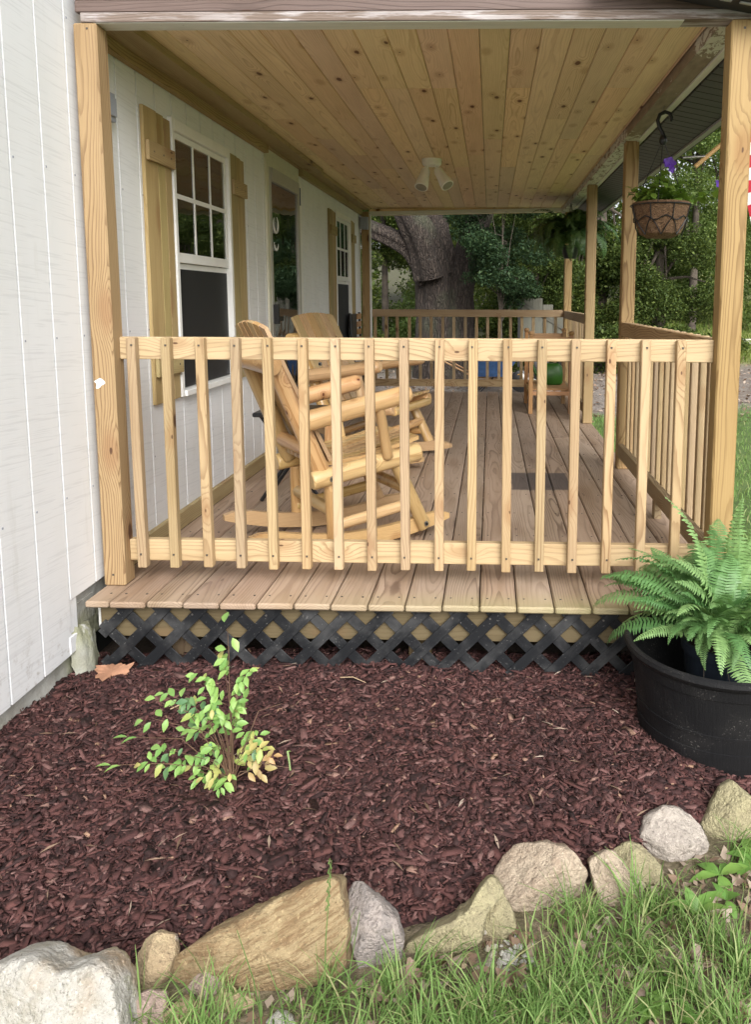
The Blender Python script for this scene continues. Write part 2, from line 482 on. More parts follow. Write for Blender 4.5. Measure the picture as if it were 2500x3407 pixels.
M['nursery'] = plain('nursery_pot_plastic', (0.012, 0.016, 0.024), 0.4, var=0.2)
M['black'] = plain('black_metal', (0.012, 0.012, 0.013), 0.4, var=0.2, bump=0.05)
def lat_mat():
    t = NT('black_lattice_plastic')
    P = t.new('TexCoord').outputs['Object']
    f = t.noise(scl(t, P, (6, 160, 160)), 1.0, 2)
    G = t.new('NewGeometry').outputs['Position']
    d = t.map(t.noise(G, 6, 4, 0.65), 0.45, 0.72)
    c = t.mix(t.math('MULTIPLY', d, 0.35), (0.009, 0.01, 0.012), (0.13, 0.13, 0.13))
    c = t.mix(t.math('MULTIPLY', t.map(t.noise(G, 150, 2), 0.68, 0.74), 0.4), c, (0.3, 0.29, 0.28))
    return t.set(Base_Color=c, Roughness=0.5, Normal=t.bump(f, 0.4, 0.003))
M['lattice'] = lat_mat(); M['lattice'].node_tree.nodes['Principled BSDF'].inputs['Specular IOR Level'].default_value = 0.3
M['soffit'] = plain('dark_soffit_vinyl', (0.021, 0.019, 0.019), 0.45, var=0.15, bump=0.05)
M['roof'] = plain('dark_roof_edge', (0.02, 0.02, 0.021), 0.55, var=0.3)
M['gutter'] = plain('pale_gutter', (0.36, 0.36, 0.35), 0.5, var=0.08)
M['greybox'] = plain('grey_pvc_box', (0.3, 0.32, 0.37), 0.45, var=0.05)
M['almond'] = plain('almond_plastic', (0.86, 0.84, 0.77), 0.4, var=0.04, bump=0.02)
M['steel'] = plain('bolt_steel', (0.35, 0.34, 0.32), 0.35, metal=0.9, var=0.2)
M['blue_tape'] = plain('blue_tape', (0.012, 0.06, 0.16), 0.5, var=0.1)
M['dark'] = plain('dark_interior', (0.012, 0.012, 0.013), 0.8, var=0.2, bump=0)
M['blind'] = plain('interior_blind', (0.5, 0.43, 0.37), 0.7, var=0.25, bump=0)
M['door'] = plain('red_brown_door', (0.075, 0.02, 0.014), 0.5, var=0.2, bump=0.05)
M['alum'] = plain('grey_white_door_frame', (0.4, 0.39, 0.35), 0.4, var=0.05)
M['screen'] = NT('insect_screen').set(Base_Color=(0.012, 0.013, 0.016), Roughness=0.6, Alpha=0.8)
t = NT('window_glass')
fr = t.new('Fresnel'); fr.inputs['IOR'].default_value = 1.55
tb, gb = t.new('BsdfTransparent'), t.new('BsdfGlossy')
gb.inputs['Roughness'].default_value = 0.02
t.put(gb.inputs['Normal'], t.bump(t.noise(t.new('TexCoord').outputs['Object'], 2.2, 2), 0.12, 0.05))
tb.inputs['Color'].default_value = (0.96, 0.97, 0.96, 1)
mx = t.new('MixShader')
t.l.new(t.math('ADD', t.math('MULTIPLY', fr.outputs[0], 1.15), 0.17, clamp=True), mx.inputs[0])
t.l.new(tb.outputs[0], mx.inputs[1]); t.l.new(gb.outputs[0], mx.inputs[2])
t.l.new(mx.outputs[0], t.out.inputs['Surface'])
M['glass'] = t.m
M['screw'] = plain('screw_head', (0.06, 0.05, 0.04), 0.5, bump=0)
# bark
t = NT('oak_bark')
P = t.new('TexCoord').outputs['Object']
w = t.vmath('ADD', scl(t, P, (9, 9, 0.9)), scl(t, t.noise(P, 3.5, 4, color=True), (1.6, 1.6, 0.7)))
b1 = t.voro(w, 2.6, 'DISTANCE_TO_EDGE')
b2 = t.noise(scl(t, P, (14, 14, 4)), 1.0, 5, 0.7)
hh = t.math('ADD', t.map(b1, 0.0, 0.28), t.math('MULTIPLY', b2, 0.6))
c = t.mix(t.map(hh, 0.25, 1.1), (0.024, 0.017, 0.013), (0.062, 0.046, 0.036))
c = t.mix(t.map(t.noise(P, 1.3, 4), 0.52, 0.7, 0.0, 0.55), c, (0.075, 0.085, 0.05))
c = t.mix(t.map(t.noise(P, 17, 3), 0.66, 0.74, 0.0, 0.3), c, (0.25, 0.24, 0.22))
M['bark'] = t.set(Base_Color=c, Roughness=0.9, Normal=t.bump(hh, 0.9, 0.03))
M['twig'] = plain('twig_bark', (0.075, 0.06, 0.045), 0.9, var=0.4, scale=6)
def mulchmat(name, stops):
    t = NT(name)
    g = t.new('NewGeometry')
    P = g.outputs['Position']
    c = t.ramp(g.outputs['Random Per Island'], stops)
    n = t.noise(P, 3.2, 4, 0.65)
    c = t.mix(t.map(n, 0.5, 0.72, 0.0, 0.5), c, t.mix(1.0, c, (1.25, 1.3, 1.3), 'MULTIPLY'))
    c = t.mix(t.map(n, 0.46, 0.3, 0.0, 0.6), c, t.mix(1.0, c, (0.55, 0.5, 0.5), 'MULTIPLY'))
    f = t.noise(scl(t, P, (90, 90, 90)), 1.0, 3, 0.7)
    c = t.mix(t.map(f, 0.35, 0.7, 0.0, 0.5), c, t.mix(1.0, c, (0.6, 0.55, 0.55), 'MULTIPLY'))
    return t.set(Base_Color=c, Roughness=0.85, Normal=t.bump(f, 0.5, 0.004))
# leaves
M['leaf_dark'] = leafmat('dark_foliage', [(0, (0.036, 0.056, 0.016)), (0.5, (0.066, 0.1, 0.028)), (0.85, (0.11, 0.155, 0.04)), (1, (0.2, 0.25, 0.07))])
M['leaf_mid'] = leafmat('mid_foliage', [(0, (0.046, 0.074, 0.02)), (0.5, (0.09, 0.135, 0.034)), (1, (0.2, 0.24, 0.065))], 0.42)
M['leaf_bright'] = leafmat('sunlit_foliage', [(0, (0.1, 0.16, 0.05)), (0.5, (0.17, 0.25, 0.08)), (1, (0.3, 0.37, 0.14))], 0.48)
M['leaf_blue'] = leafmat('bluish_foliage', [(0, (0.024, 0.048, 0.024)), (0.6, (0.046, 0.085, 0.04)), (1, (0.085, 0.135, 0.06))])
M['grass'] = leafmat('grass_blade', [(0, (0.105, 0.19, 0.05)), (0.45, (0.185, 0.31, 0.09)), (0.86, (0.27, 0.39, 0.135)), (1, (0.42, 0.38, 0.21))], 0.35)
M['meadow'] = leafmat('meadow_grass', [(0, (0.1, 0.16, 0.035)), (0.5, (0.19, 0.26, 0.06)), (1, (0.32, 0.34, 0.12))], 0.35)
def frond_mat(name, a, b):
    t = NT(name)
    g = t.new('ObjectInfo').outputs['Random']
    P = t.new('TexCoord').outputs['Object']
    c = t.mix(g, a, b)
    c = t.mix(t.map(t.noise(P, 25, 2), 0.35, 0.7, 0.0, 0.35), c, [v * 0.55 for v in a])
    d = t.b; t.put(d.inputs['Base Color'], c); d.inputs['Roughness'].default_value = 0.45
    tr = t.new('BsdfTranslucent'); t.put(tr.inputs['Color'], t.mix(1.0, c, (1, 1, 0.6), 'MULTIPLY'))
    mx = t.new('MixShader'); mx.inputs[0].default_value = 0.3
    t.l.new(d.outputs[0], mx.inputs[1]); t.l.new(tr.outputs[0], mx.inputs[2])
    t.l.new(mx.outputs[0], t.out.inputs['Surface'])
    return t.m
M['fern'] = frond_mat('boston_fern_frond', (0.1, 0.24, 0.075), (0.29, 0.46, 0.17))
M['fern_dark'] = frond_mat('hanging_fern_frond', (0.05, 0.11, 0.03), (0.12, 0.18, 0.05))
M['leaf_green'] = frond_mat('shrub_leaf_green', (0.17, 0.34, 0.085), (0.33, 0.51, 0.14))
M['leaf_blgreen'] = frond_mat('shrub_leaf_old', (0.1, 0.22, 0.1), (0.16, 0.29, 0.11))
M['leaf_yellow'] = frond_mat('shrub_leaf_yellow', (0.36, 0.45, 0.12), (0.5, 0.43, 0.16))
M['leaf_peach'] = frond_mat('shrub_leaf_peach', (0.52, 0.32, 0.15), (0.44, 0.37, 0.15))
M['petunia_leaf'] = frond_mat('petunia_leaf', (0.13, 0.24, 0.035), (0.27, 0.4, 0.07))
M['petal'] = plain('violet_petal', (0.14, 0.05, 0.42), 0.6, var=0.25, bump=0.05)
M['stem'] = plain('shrub_stem', (0.13, 0.075, 0.045), 0.7, var=0.3)
M['gstem'] = plain('green_stem', (0.1, 0.17, 0.04), 0.7, var=0.2)
M['weed'] = frond_mat('broad_weed_leaf', (0.14, 0.3, 0.06), (0.26, 0.44, 0.1))
M['dead'] = frond_mat('dead_leaf', (0.3, 0.2, 0.145), (0.46, 0.36, 0.29))
M['deadlitter'] = leafmat('leaf_litter', [(0, (0.12, 0.075, 0.05)), (0.5, (0.27, 0.185, 0.13)), (1, (0.45, 0.37, 0.3))], 0.1, 0.8)
M['mulch'] = mulchmat('mulch_chips', [(0, (0.025, 0.0082, 0.0078)), (0.4, (0.057, 0.0185, 0.017)), (0.75, (0.096, 0.035, 0.03)), (0.92, (0.14, 0.066, 0.06)), (0.985, (0.18, 0.1, 0.088)), (1, (0.33, 0.2, 0.13))])

M['mulchbase'] = plain('mulch_base', (0.028, 0.01, 0.0095), 0.9, var=0.5, scale=40, bump=0.8)
t = NT('coir_liner')
P = t.new('TexCoord').outputs['Object']
n = t.noise(scl(t, P, (60, 60, 90)), 1.0, 4, 0.7, 1.5)
M['coir'] = t.set(Base_Color=t.mix(t.map(n, 0.3, 0.7), (0.08, 0.045, 0.025), (0.24, 0.14, 0.075)), Roughness=0.95, Normal=t.bump(n, 0.9, 0.01))
# stones: one builder, several looks
def stone(name, a, b, stain, band=0.0, bright=None):
    t = NT(name)
    P = t.new('TexCoord').outputs['Object']
    n1 = t.noise(P, 14, 7, 0.7); n2 = t.noise(P, 5, 3); n3 = t.noise(P, 130, 3, 0.7)
    c = t.mix(t.map(n1, 0.32, 0.68), a, b)
    c = t.mix(t.map(n2, 0.5, 0.68, 0.0, 0.8), c, stain)
    if band:
        x, y, z = t.xyz(P)
        u = t.math('ADD', t.math('MULTIPLY', x, -0.36), z)
        bb = t.noise(t.comb(t.math('MULTIPLY', x, 9), t.math('MULTIPLY', y, 14), t.math('MULTIPLY', u, 95)), 1.0, 6, 0.75, 0.25)
        c = t.mix(t.map(bb, 0.42, 0.62, 0.0, band), c, stain)
        n1 = t.math('ADD', t.math('MULTIPLY', n1, 0.4), t.math('MULTIPLY', bb, 0.9))
    c = t.mix(t.map(n3, 0.58, 0.68, 0.0, 0.65), c, [v * 0.4 for v in b])
    c = t.mix(t.map(t.noise(P, 95, 3, 0.7), 0.58, 0.7, 0.0, 0.5), c, [min(0.7, v * 1.5) for v in a])
    if bright: c = t.mix(t.map(t.noise(P, 9, 4), 0.6, 0.68, 0.0, 0.8), c, bright)
    c = t.mix(t.map(t.noise(P, 38, 5, 0.75), 0.56, 0.7, 0.0, 0.6), c, [v * 0.6 for v in b])
    c = t.mix(t.map(t.noise(P, 6.5, 5, 0.7, 0.6), 0.56, 0.64, 0.0, 0.45), c, (0.2, 0.2, 0.085))
    pit = t.noise(P, 55, 4, 0.7)
    hh = t.math('ADD', t.math('ADD', n1, t.math('MULTIPLY', n3, 0.25)), t.math('MULTIPLY', pit, 0.8))
    return t.set(Base_Color=c, Roughness=0.85, Normal=t.bump(hh, 0.85, 0.02))
M['st_white'] = stone('white_quartz', (0.47, 0.455, 0.42), (0.35, 0.325, 0.27), (0.38, 0.26, 0.15))
M['st_pale'] = stone('pale_pinkish_stone', (0.42, 0.37, 0.32), (0.31, 0.27, 0.235), (0.36, 0.27, 0.2), bright=(0.56, 0.55, 0.53))
M['st_slab'] = stone('tan_sandstone', (0.44, 0.34, 0.19), (0.34, 0.25, 0.135), (0.22, 0.135, 0.065), band=0.9)
M['st_tan'] = stone('tan_quartz', (0.42, 0.33, 0.2), (0.32, 0.23, 0.14), (0.36, 0.2, 0.09), bright=(0.6, 0.58, 0.54))
M['st_grey'] = stone('grey_stone', (0.36, 0.31, 0.28), (0.2, 0.18, 0.17), (0.13, 0.125, 0.135))
M['st_beige'] = stone('beige_stone', (0.44, 0.36, 0.27), (0.31, 0.235, 0.17), (0.4, 0.25, 0.18))
M['st_pink'] = stone('pink_stone', (0.44, 0.33, 0.28), (0.32, 0.24, 0.2), (0.36, 0.18, 0.11), bright=(0.55, 0.52, 0.5))
M['st_olive'] = stone('lichen_stone', (0.38, 0.34, 0.2), (0.25, 0.215, 0.13), (0.27, 0.27, 0.1))
# ground
t = NT('ground_surface')
P = t.new('NewGeometry').outputs['Position']
x, y, z = t.xyz(P)
nn = t.noise(P, 0.35, 4); n2 = t.noise(P, 26, 4, 0.7); n3 = t.noise(P, 3.0, 4, 0.6)
gcol = t.mix(t.map(n3, 0.35, 0.7), (0.075, 0.13, 0.03), (0.12, 0.19, 0.045))
gcol = t.mix(t.map(n2, 0.5, 0.75, 0.0, 0.5), gcol, (0.17, 0.14, 0.08))
soil = t.mix(t.map(n2, 0.35, 0.7), (0.1, 0.07, 0.045), (0.24, 0.18, 0.13))
grav = t.mix(t.map(t.noise(P, 22, 3, 0.8), 0.35, 0.68), (0.14, 0.11, 0.085), (0.36, 0.32, 0.285))
grav = t.mix(t.map(t.noise(P, 2.2, 5, 0.7), 0.45, 0.68, 0.0, 0.75), grav, (0.15, 0.105, 0.075))
mead = t.mix(t.map(n3, 0.35, 0.65), (0.19, 0.24, 0.06), (0.33, 0.32, 0.13))
yb = t.math('ADD', t.math('ADD', y, t.math('MULTIPLY', t.math('SUBTRACT', nn, 0.5), 4.0)), t.math('MULTIPLY', x, -0.28))
c = t.mix(t.map(yb, 6.6, 7.6), gcol, grav)
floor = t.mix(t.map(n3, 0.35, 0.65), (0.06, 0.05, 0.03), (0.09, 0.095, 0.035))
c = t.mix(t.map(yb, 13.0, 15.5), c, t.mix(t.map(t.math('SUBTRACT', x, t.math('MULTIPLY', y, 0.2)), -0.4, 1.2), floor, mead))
near = t.math('MULTIPLY', t.map(y, -0.9, 0.3, 1.0, 0.0), t.map(x, 2.6, 3.6, 1.0, 0.0))
c = t.mix(t.math('MULTIPLY', near, 0.85), c, soil)
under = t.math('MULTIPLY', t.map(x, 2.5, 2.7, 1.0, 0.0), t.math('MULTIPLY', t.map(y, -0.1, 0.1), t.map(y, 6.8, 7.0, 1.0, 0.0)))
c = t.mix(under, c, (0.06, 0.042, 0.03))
M['ground'] = t.set(Base_Color=c, Roughness=0.95, Normal=t.bump(n2, 0.8, 0.03))
# ------------------------------------------------------------------ ground
def gz(x, y):
    s = min(1, max(0, (y - 0.5) / 4.0))
    return -0.365 - 0.085 * s * s * (3 - 2 * s) + max(0, y - 24) * 0.075 + max(0, x - 16) * 0.03
xs = [-150, -80, -40, -20, -12, -8, -5] + [-3 + 0.5 * k for k in range(33)] + [15, 18, 22, 28, 36, 50, 80, 150]
ys = [-40, -20, -10, -6, -4] + [-3 + 0.5 * k for k in range(55)] + [26, 29, 33, 38, 45, 55, 70, 100, 160, 250]
V = [(x, y, gz(x, y) + 0.015 * noise.noise(Vector((x * 0.9, y * 0.9, 3)))) for y in ys for x in xs]
nx = len(xs)
F = [(j * nx + i, j * nx + i + 1, (j + 1) * nx + i + 1, (j + 1) * nx + i) for j in range(len(ys) - 1) for i in range(nx - 1)]
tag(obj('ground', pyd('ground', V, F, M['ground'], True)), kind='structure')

# mulch bed: a low heap between the porch, the house and the stone edging
EDGE = [(-0.3, -1.5), (0.45, -1.42), (0.66, -1.37), (0.79, -1.27), (0.96, -1.23), (1.27, -1.15), (1.45, -1.09), (1.70, -0.97), (1.88, -0.94), (2.05, -0.79), (2.24, -0.70), (2.6, -0.45), (3.2, -0.1)]
def edge_y(x):
    return float(np.interp(x, [e[0] for e in EDGE], [e[1] for e in EDGE]))
def mulch_z(x, y):
    e = edge_y(x)
    f = min(1, max(0, (y - e) / 0.25))
    h = -0.355 + 0.062 * f * (2 - f)
    h += 0.03 * math.exp(-((x + 0.05) / 0.25) ** 2) * math.exp(-((y + 0.6) / 0.5) ** 2)
    h += 0.022 * math.exp(-((x - 0.85) / 0.5) ** 2 - ((y - 0.02) / 0.16) ** 2)
    h -= 0.03 * math.exp(-((x + 0.0) / 0.2) ** 2 - ((y - 0.15) / 0.15) ** 2)
    return h + 0.018 * noise.noise(Vector((x * 3.2, y * 3.2, 1.7))) + 0.013 * noise.noise(Vector((x * 9, y * 9, 5)))
V, F = [], []
NX, NY = 130, 60
for j in range(NY + 1):
    for i in range(NX + 1):
        x = -0.1 + 3.0 * i / NX
        e = edge_y(x)
        y = e + (0.22 - e) * j / NY
        V.append((x, y, mulch_z(x, y)))
for j in range(NY):
    for i in range(NX):
        a = j * (NX + 1) + i
        F.append((a, a + 1, a + NX + 2, a + NX + 1))
tag(obj('mulch_bed', pyd('mulch_bed', V, F, M['mulchbase'], True)), kind='structure')

# ------------------------------------------------------------------ house
XW = -0.05
house = empty('house', (-1.0, 1.5, -0.4), 'white house wall of rough grooved siding along the left of the porch', 'house')
WIN1, DOOR, WIN2 = (1.045, 1.905, 0.665, 2.045), (2.69, 3.70, -0.05, 2.135), (5.13, 5.965, 0.665, 2.045)
OPEN = [WIN1, DOOR, WIN2]
lst, back = [], []
G0, GP = -0.447, 0.1935
k0 = int((-4.0 - G0) / GP)
def strip(y0, y1, z0, z1, x0, x1, out):
    segs = [(y0, y1, z0, z1)]
    for (a, b, c, d) in OPEN:
        nxt = []
        for (p, q, r, s_) in segs:
            if b <= p or a >= q or d <= r or c >= s_:
                nxt.append((p, q, r, s_)); continue
            if a > p: nxt.append((p, a, r, s_))
            if b < q: nxt.append((b, q, r, s_))
            p2, q2 = max(p, a), min(q, b)
            if d < s_: nxt.append((p2, q2, d, s_))
            if c > r: nxt.append((p2, q2, r, c))
        segs = nxt
    for (p, q, r, s_) in segs:
        if q - p > 0.004: out.append(((x0, p, r), (x1, q, s_)))
k = k0
while True:
    a = G0 + GP * k; b = a + GP
    if a > 6.62: break
    b = min(b, 6.66)
    zb = -0.182 if b < -0.05 else 0.028
    strip(a + 0.0055, b - 0.0055, zb, 2.75, XW - 0.012, XW, lst)
    strip(a, b, zb + 0.002, 2.75, XW - 0.03, XW - 0.0095, back)
    k += 1
obj('siding', boxes_mesh('siding', lst, M['siding']), None, house)
obj('siding_backing', boxes_mesh('siding_backing', back, M['siding']), None, house)
nh = []
for k in range(int((-1.6 - G0) / GP), int((2.6 - G0) / GP)):
    for zz in (0.42, 1.02, 1.63, 2.2):
        yy = G0 + GP * k + 0.02
        if any(a - 0.02 < yy < b + 0.02 and c < zz < d for a, b, c, d in OPEN): continue
        nh.append(((XW - 0.001, yy - 0.0035, zz - 0.0035), (XW + 0.0012, yy + 0.0035, zz + 0.0035)))
o = obj('nail_heads', boxes_mesh('nail_heads', nh, M['greybox']), None, house); o['kind'] = 'stuff'
shell = [((-5.0, -4.2, -0.5), (-0.45, 6.66, 2.9)), ((-0.45, -4.2, 2.6), (XW - 0.03, 6.66, 2.75)), ((-0.45, -4.2, -0.5), (XW - 0.10, 6.66, -0.2)),
         ((-0.45, -4.2, -0.2), (XW - 0.031, -4.0, 2.6)), ((-0.45, 6.56, -0.2), (XW - 0.031, 6.655, 2.6)), ((-0.45, 2.3, -0.2), (-0.12, 2.4, 2.6)), ((-0.45, 4.3, -0.2), (-0.12, 4.4, 2.6))]
obj('house_body', boxes_mesh('house_body', shell, M['dark']), None, house)
slab('corner_trim', (XW - 0.02, 6.662, -0.1), (XW + 0.006, 6.70, 2.6), M['white'], house)
# foundation: parged, rough face, bulging towards the deck
V, F = [], []
n_y, n_z = 130, 18
for j in range(n_z + 1):
    for i in range(n_y + 1):
        y = -4.0 + 4.14 * i / n_y if i < 60 else -2.09 + 2.25 * (i - 60) / (n_y - 60)
        zt = -0.176 if y < -0.09 else -0.176 + 0.07 * min(1, (y + 0.09) / 0.09) + 0.02 * noise.noise(Vector((y * 20, 0, 0)))
        z = -0.6 + (zt + 0.6) * j / n_z
        bulge = 0.016 * noise.noise(Vector((y * 4, z * 5, 0))) + 0.012 * noise.noise(Vector((y * 13, z * 13, 4))) + 0.05 * math.exp(-((z + 0.42) / 0.12) ** 2)
        V.append((XW - 0.035 + bulge - (0.02 if j == n_z else 0), y, z))
for j in range(n_z):
    for i in range(n_y):
        a = j * (n_y + 1) + i
        F.append((a, a + 1, a + n_y + 2, a + n_y + 1))
b0 = len(V)
V += [(XW - 0.3, y, -0.15) for y in (V[i][1] for i in range(n_z * (n_y + 1), (n_z + 1) * (n_y + 1)))]
for i in range(n_y):
    F.append((n_z * (n_y + 1) + i, n_z * (n_y + 1) + i + 1, b0 + i + 1, b0 + i))
r0 = [j * (n_y + 1) + n_y for j in range(n_z + 1)]
b1 = len(V)
V += [(XW - 0.3, V[i][1], V[i][2]) for i in r0]
for j in range(n_z):
    F.append((r0[j], r0[j + 1], b1 + j + 1, b1 + j))
obj('foundation', pyd('foundation', V, F, M['parge'], True), None, house)
V, F = [], []
for j in range(15):
    for i in range(21):
        u, v = i / 20, j / 14
        y = -0.06 + 0.23 * u
        top = -0.085 - 0.05 * u + 0.018 * noise.noise(Vector((u * 6, 3, 0))) - 0.05 * max(0, u - 0.75) * 4
        z = -0.5 + (top + 0.5) * v
        x = XW - 0.035 + 0.085 * math.sin(PI * min(1, u * 1.1 + 0.12)) * (1 - 0.55 * v ** 4) + 0.012 * noise.noise(Vector((y * 16, z * 12, 8))) + 0.008 * noise.noise(Vector((y * 40, z * 40, 2)))
        V.append((x, y, z))
for j in range(14):
    for i in range(20):
        a = j * 21 + i
        F.append((a, a + 1, a + 22, a + 21))
b0 = len(V)
V += [(XW - 0.12, V[14 * 21 + i][1], V[14 * 21 + i][2] - 0.01) for i in range(21)]
for i in range(20): F.append((14 * 21 + i, 14 * 21 + i + 1, b0 + i + 1, b0 + i))
obj('foundation_lump', pyd('foundation_lump', V, F, M['parge'], True), None, house)
slab('skirt_board', (-0.03, 0.10, -0.15), (0.012, 0.125, -0.03), M['white'], house)
slab('sill_board', (XW - 0.055, -0.095, -0.2), (XW - 0.031, 0.5, 0.03), M['parge'], house)
# patched-in skirt pieces below the siding step
slab('skirt_board', (XW - 0.024, -0.082, -0.105), (XW - 0.004, -0.01, 0.026), M['siding'], house)
slab('skirt_board', (XW - 0.02, -0.082, -0.178), (XW + 0.004, 0.0, -0.112), M['siding'], house)
slab('skirt_board', (XW - 0.05, -0.008, -0.12), (XW - 0.026, 0.16, -0.02), M['parge'], house)

def make_window(w, yl=None):
    y0, y1, z0, z1 = w
    f = slab('window', (XW - 0.06, y0 + 0.05, z0 + 0.05), (XW - 0.055, y1 - 0.05, z1 - 0.05), M['blind'], house)
    def c(lo, hi, mat='white', name='frame'):
        return slab(name, lo, hi, M[mat], f)
    x0, x1 = XW - 0.04, XW + 0.022
    c((x0, y0, z0), (x1, y0 + 0.032, z1)); c((x0, y1 - 0.032, z0), (x1, y1, z1))
    c((x0, y0 + 0.032, z1 - 0.055), (x1, y1 - 0.032, z1)); c((x0, y0 + 0.032, z0), (x1 + 0.012, y1 - 0.032, z0 + 0.03), name='sill')
    zm = 1.345
    a, b = y0 + 0.034, y1 - 0.034
    for (za, zb, xx) in ((zm, z1 - 0.057, XW + 0.004), (z0 + 0.032, zm - 0.002, XW - 0.014)):
        s = 0.032
        rails = 0.05 if za == zm else 0.035
        c((xx - 0.02, a, za), (xx, a + s, zb), name='sash'); c((xx - 0.02, b - s, za), (xx, b, zb), name='sash')
        c((xx - 0.02, a + s, za), (xx + 0.001, b - s, za + rails), name='sash'); c((xx - 0.02, a + s, zb - s), (xx, b - s, zb), name='sash')
        mm = []
        for k in (1, 2):
            ym = a + s + (b - a - 2 * s) * k / 3
            mm.append(((xx - 0.0025, ym - 0.0095, za + rails), (xx + 0.0015, ym + 0.0095, zb - s)))
        zc_ = (za + rails + zb - s) / 2
        mm.append(((xx - 0.0025, a + s, zc_ - 0.012), (xx + 0.002, b - s, zc_ + 0.012)))
        for lo, hi in mm: c(lo, hi, name='muntin')
        slab('pane', (xx - 0.007, a + s - 0.004, za + rails - 0.004), (xx - 0.003, b - s + 0.004, zb - s + 0.004), M['glass'], f)
        if za != zm:
            slab('insect_screen', (xx + 0.004, a + 0.01, za + 0.004), (xx + 0.006, b - 0.01, zb - 0.03), M['screen'], f)
    # interior blind slats behind the upper panes
    for k in range(14):
        zz = 1.42 + k * 0.042
        slab('blind_slat', (XW - 0.052, y0 + 0.07, zz), (XW - 0.047, y1 - 0.07, zz + 0.036), M['blind'], f, 0)
    return f
make_window(WIN1); make_window(WIN2)

def make_shutter(y0, y1, z0=0.665, z1=2.03, bz=(1.79, 0.795)):
    root = slab('shutter', (XW + 0.001, y0, z0), (XW + 0.0185, y0 + (y1 - y0) * 0.47, z1), M['greenpine'], house)
    w = y1 - y0
    for a, b, dz in ((0.475, 0.74, -0.004), (0.745, 1.0, -0.01)):
        slab('shutter_board', (XW + 0.001, y0 + w * a, z0), (XW + 0.0185, y0 + w * b, z1 + dz), M['greenpine'], root)
    for zb in bz:
        slab('batten', (XW + 0.019, y0 + w * 0.03, zb), (XW + 0.036, y1 + 0.01, zb + 0.088), M['greenpine'], root)
        for yy in (0.2, 0.55, 0.85):
            slab('screw', (XW + 0.0355, y0 + w * yy, zb + 0.04), (XW + 0.0375, y0 + w * yy + 0.008, zb + 0.048), M['screw'], root, 0)
make_shutter(0.735, 1.03); make_shutter(1.92, 2.17); make_shutter(4.80, 5.115); make_shutter(5.985, 6.22)

# storm door
y0, y1, z0, z1 = DOOR
dr = slab('storm_door', (XW - 0.05, y0 + 0.08, 0.02), (XW - 0.045, y1 - 0.08, z1 - 0.09), M['door'], house)
def dpart(name, lo, hi, mat): return slab(name, lo, hi, M[mat], dr)
dpart('casing', (XW - 0.02, y0, 0.02), (XW + 0.014, y0 + 0.06, z1), 'cream'); dpart('casing', (XW - 0.02, y1 - 0.075, 0.02), (XW + 0.016, y1, z1), 'white')
dpart('casing', (XW - 0.02, y0 + 0.06, z1 - 0.045), (XW + 0.014, y1 - 0.075, z1), 'cream')
dpart('door_frame', (XW - 0.01, y0 + 0.062, 0.02), (XW + 0.018, y0 + 0.11, z1 - 0.047), 'alum'); dpart('door_frame', (XW - 0.01, y1 - 0.135, 0.02), (XW + 0.018, y1 - 0.077, z1 - 0.047), 'alum')
dpart('roller_cover', (XW - 0.01, y0 + 0.11, z1 - 0.14), (XW + 0.03, y1 - 0.135, z1 - 0.047), 'alum')
dpart('door_frame', (XW - 0.01, y0 + 0.11, 0.02), (XW + 0.017, y1 - 0.135, 0.14), 'alum')
dpart('pane', (XW + 0.002, y0 + 0.11, 0.14), (XW + 0.006, y1 - 0.135, z1 - 0.14), 'glass')
dpart('door_panel', (XW - 0.044, y0 + 0.2, 1.15), (XW - 0.03, y1 - 0.25, 1.95), 'door'); dpart('door_panel', (XW - 0.044, y0 + 0.2, 0.2), (XW - 0.03, y1 - 0.25, 1.0), 'door')
dpart('handle', (XW + 0.018, y0 + 0.075, 0.98), (XW + 0.055, y0 + 0.105, 1.12), 'black'); dpart('handle', (XW + 0.04, y0 + 0.09, 1.0), (XW + 0.06, y0 + 0.19, 1.03), 'black')
# curled white ornament on the door glass
def arc(cx, cz, r, a0, a1, n=14): return [(XW + 0.014, cx + r * math.cos(a0 + (a1 - a0) * i / n), cz + r * math.sin(a0 + (a1 - a0) * i / n)) for i in range(n + 1)]
orn = tube('hanging_ornament', arc(2.90, 1.70, 0.06, 0.35 * PI, -1.25 * PI), [0.0015 + 0.007 * math.sin(PI * i / 14) for i in range(15)], M['white'], None)
tag(orn, 'curled white ornament hanging on the storm door glass', 'ornament')
tube('curl', arc(2.90, 1.57, 0.055, -0.05 * PI, -0.98 * PI), [0.0015 + 0.007 * math.sin(PI * i / 14) for i in range(15)], M['white'], orn)
tp = slab('painters_tape', (XW + 0.0165, 3.632, 1.92), (XW + 0.019, 3.66, 2.06), M['blue_tape'], None, 0)
tag(tp, 'strip of blue tape stuck on the door casing', 'tape')
eb = slab('wall_box', (XW + 0.0, 0.36, 1.885), (XW + 0.03, 0.45, 2.0), M['greybox'], None)
tag(eb, 'small grey electrical box on the siding just behind the near left post', 'electrical box')
slab('cover', (XW + 0.0305, 0.365, 1.905), (XW + 0.038, 0.445, 1.98), M['greybox'], eb)

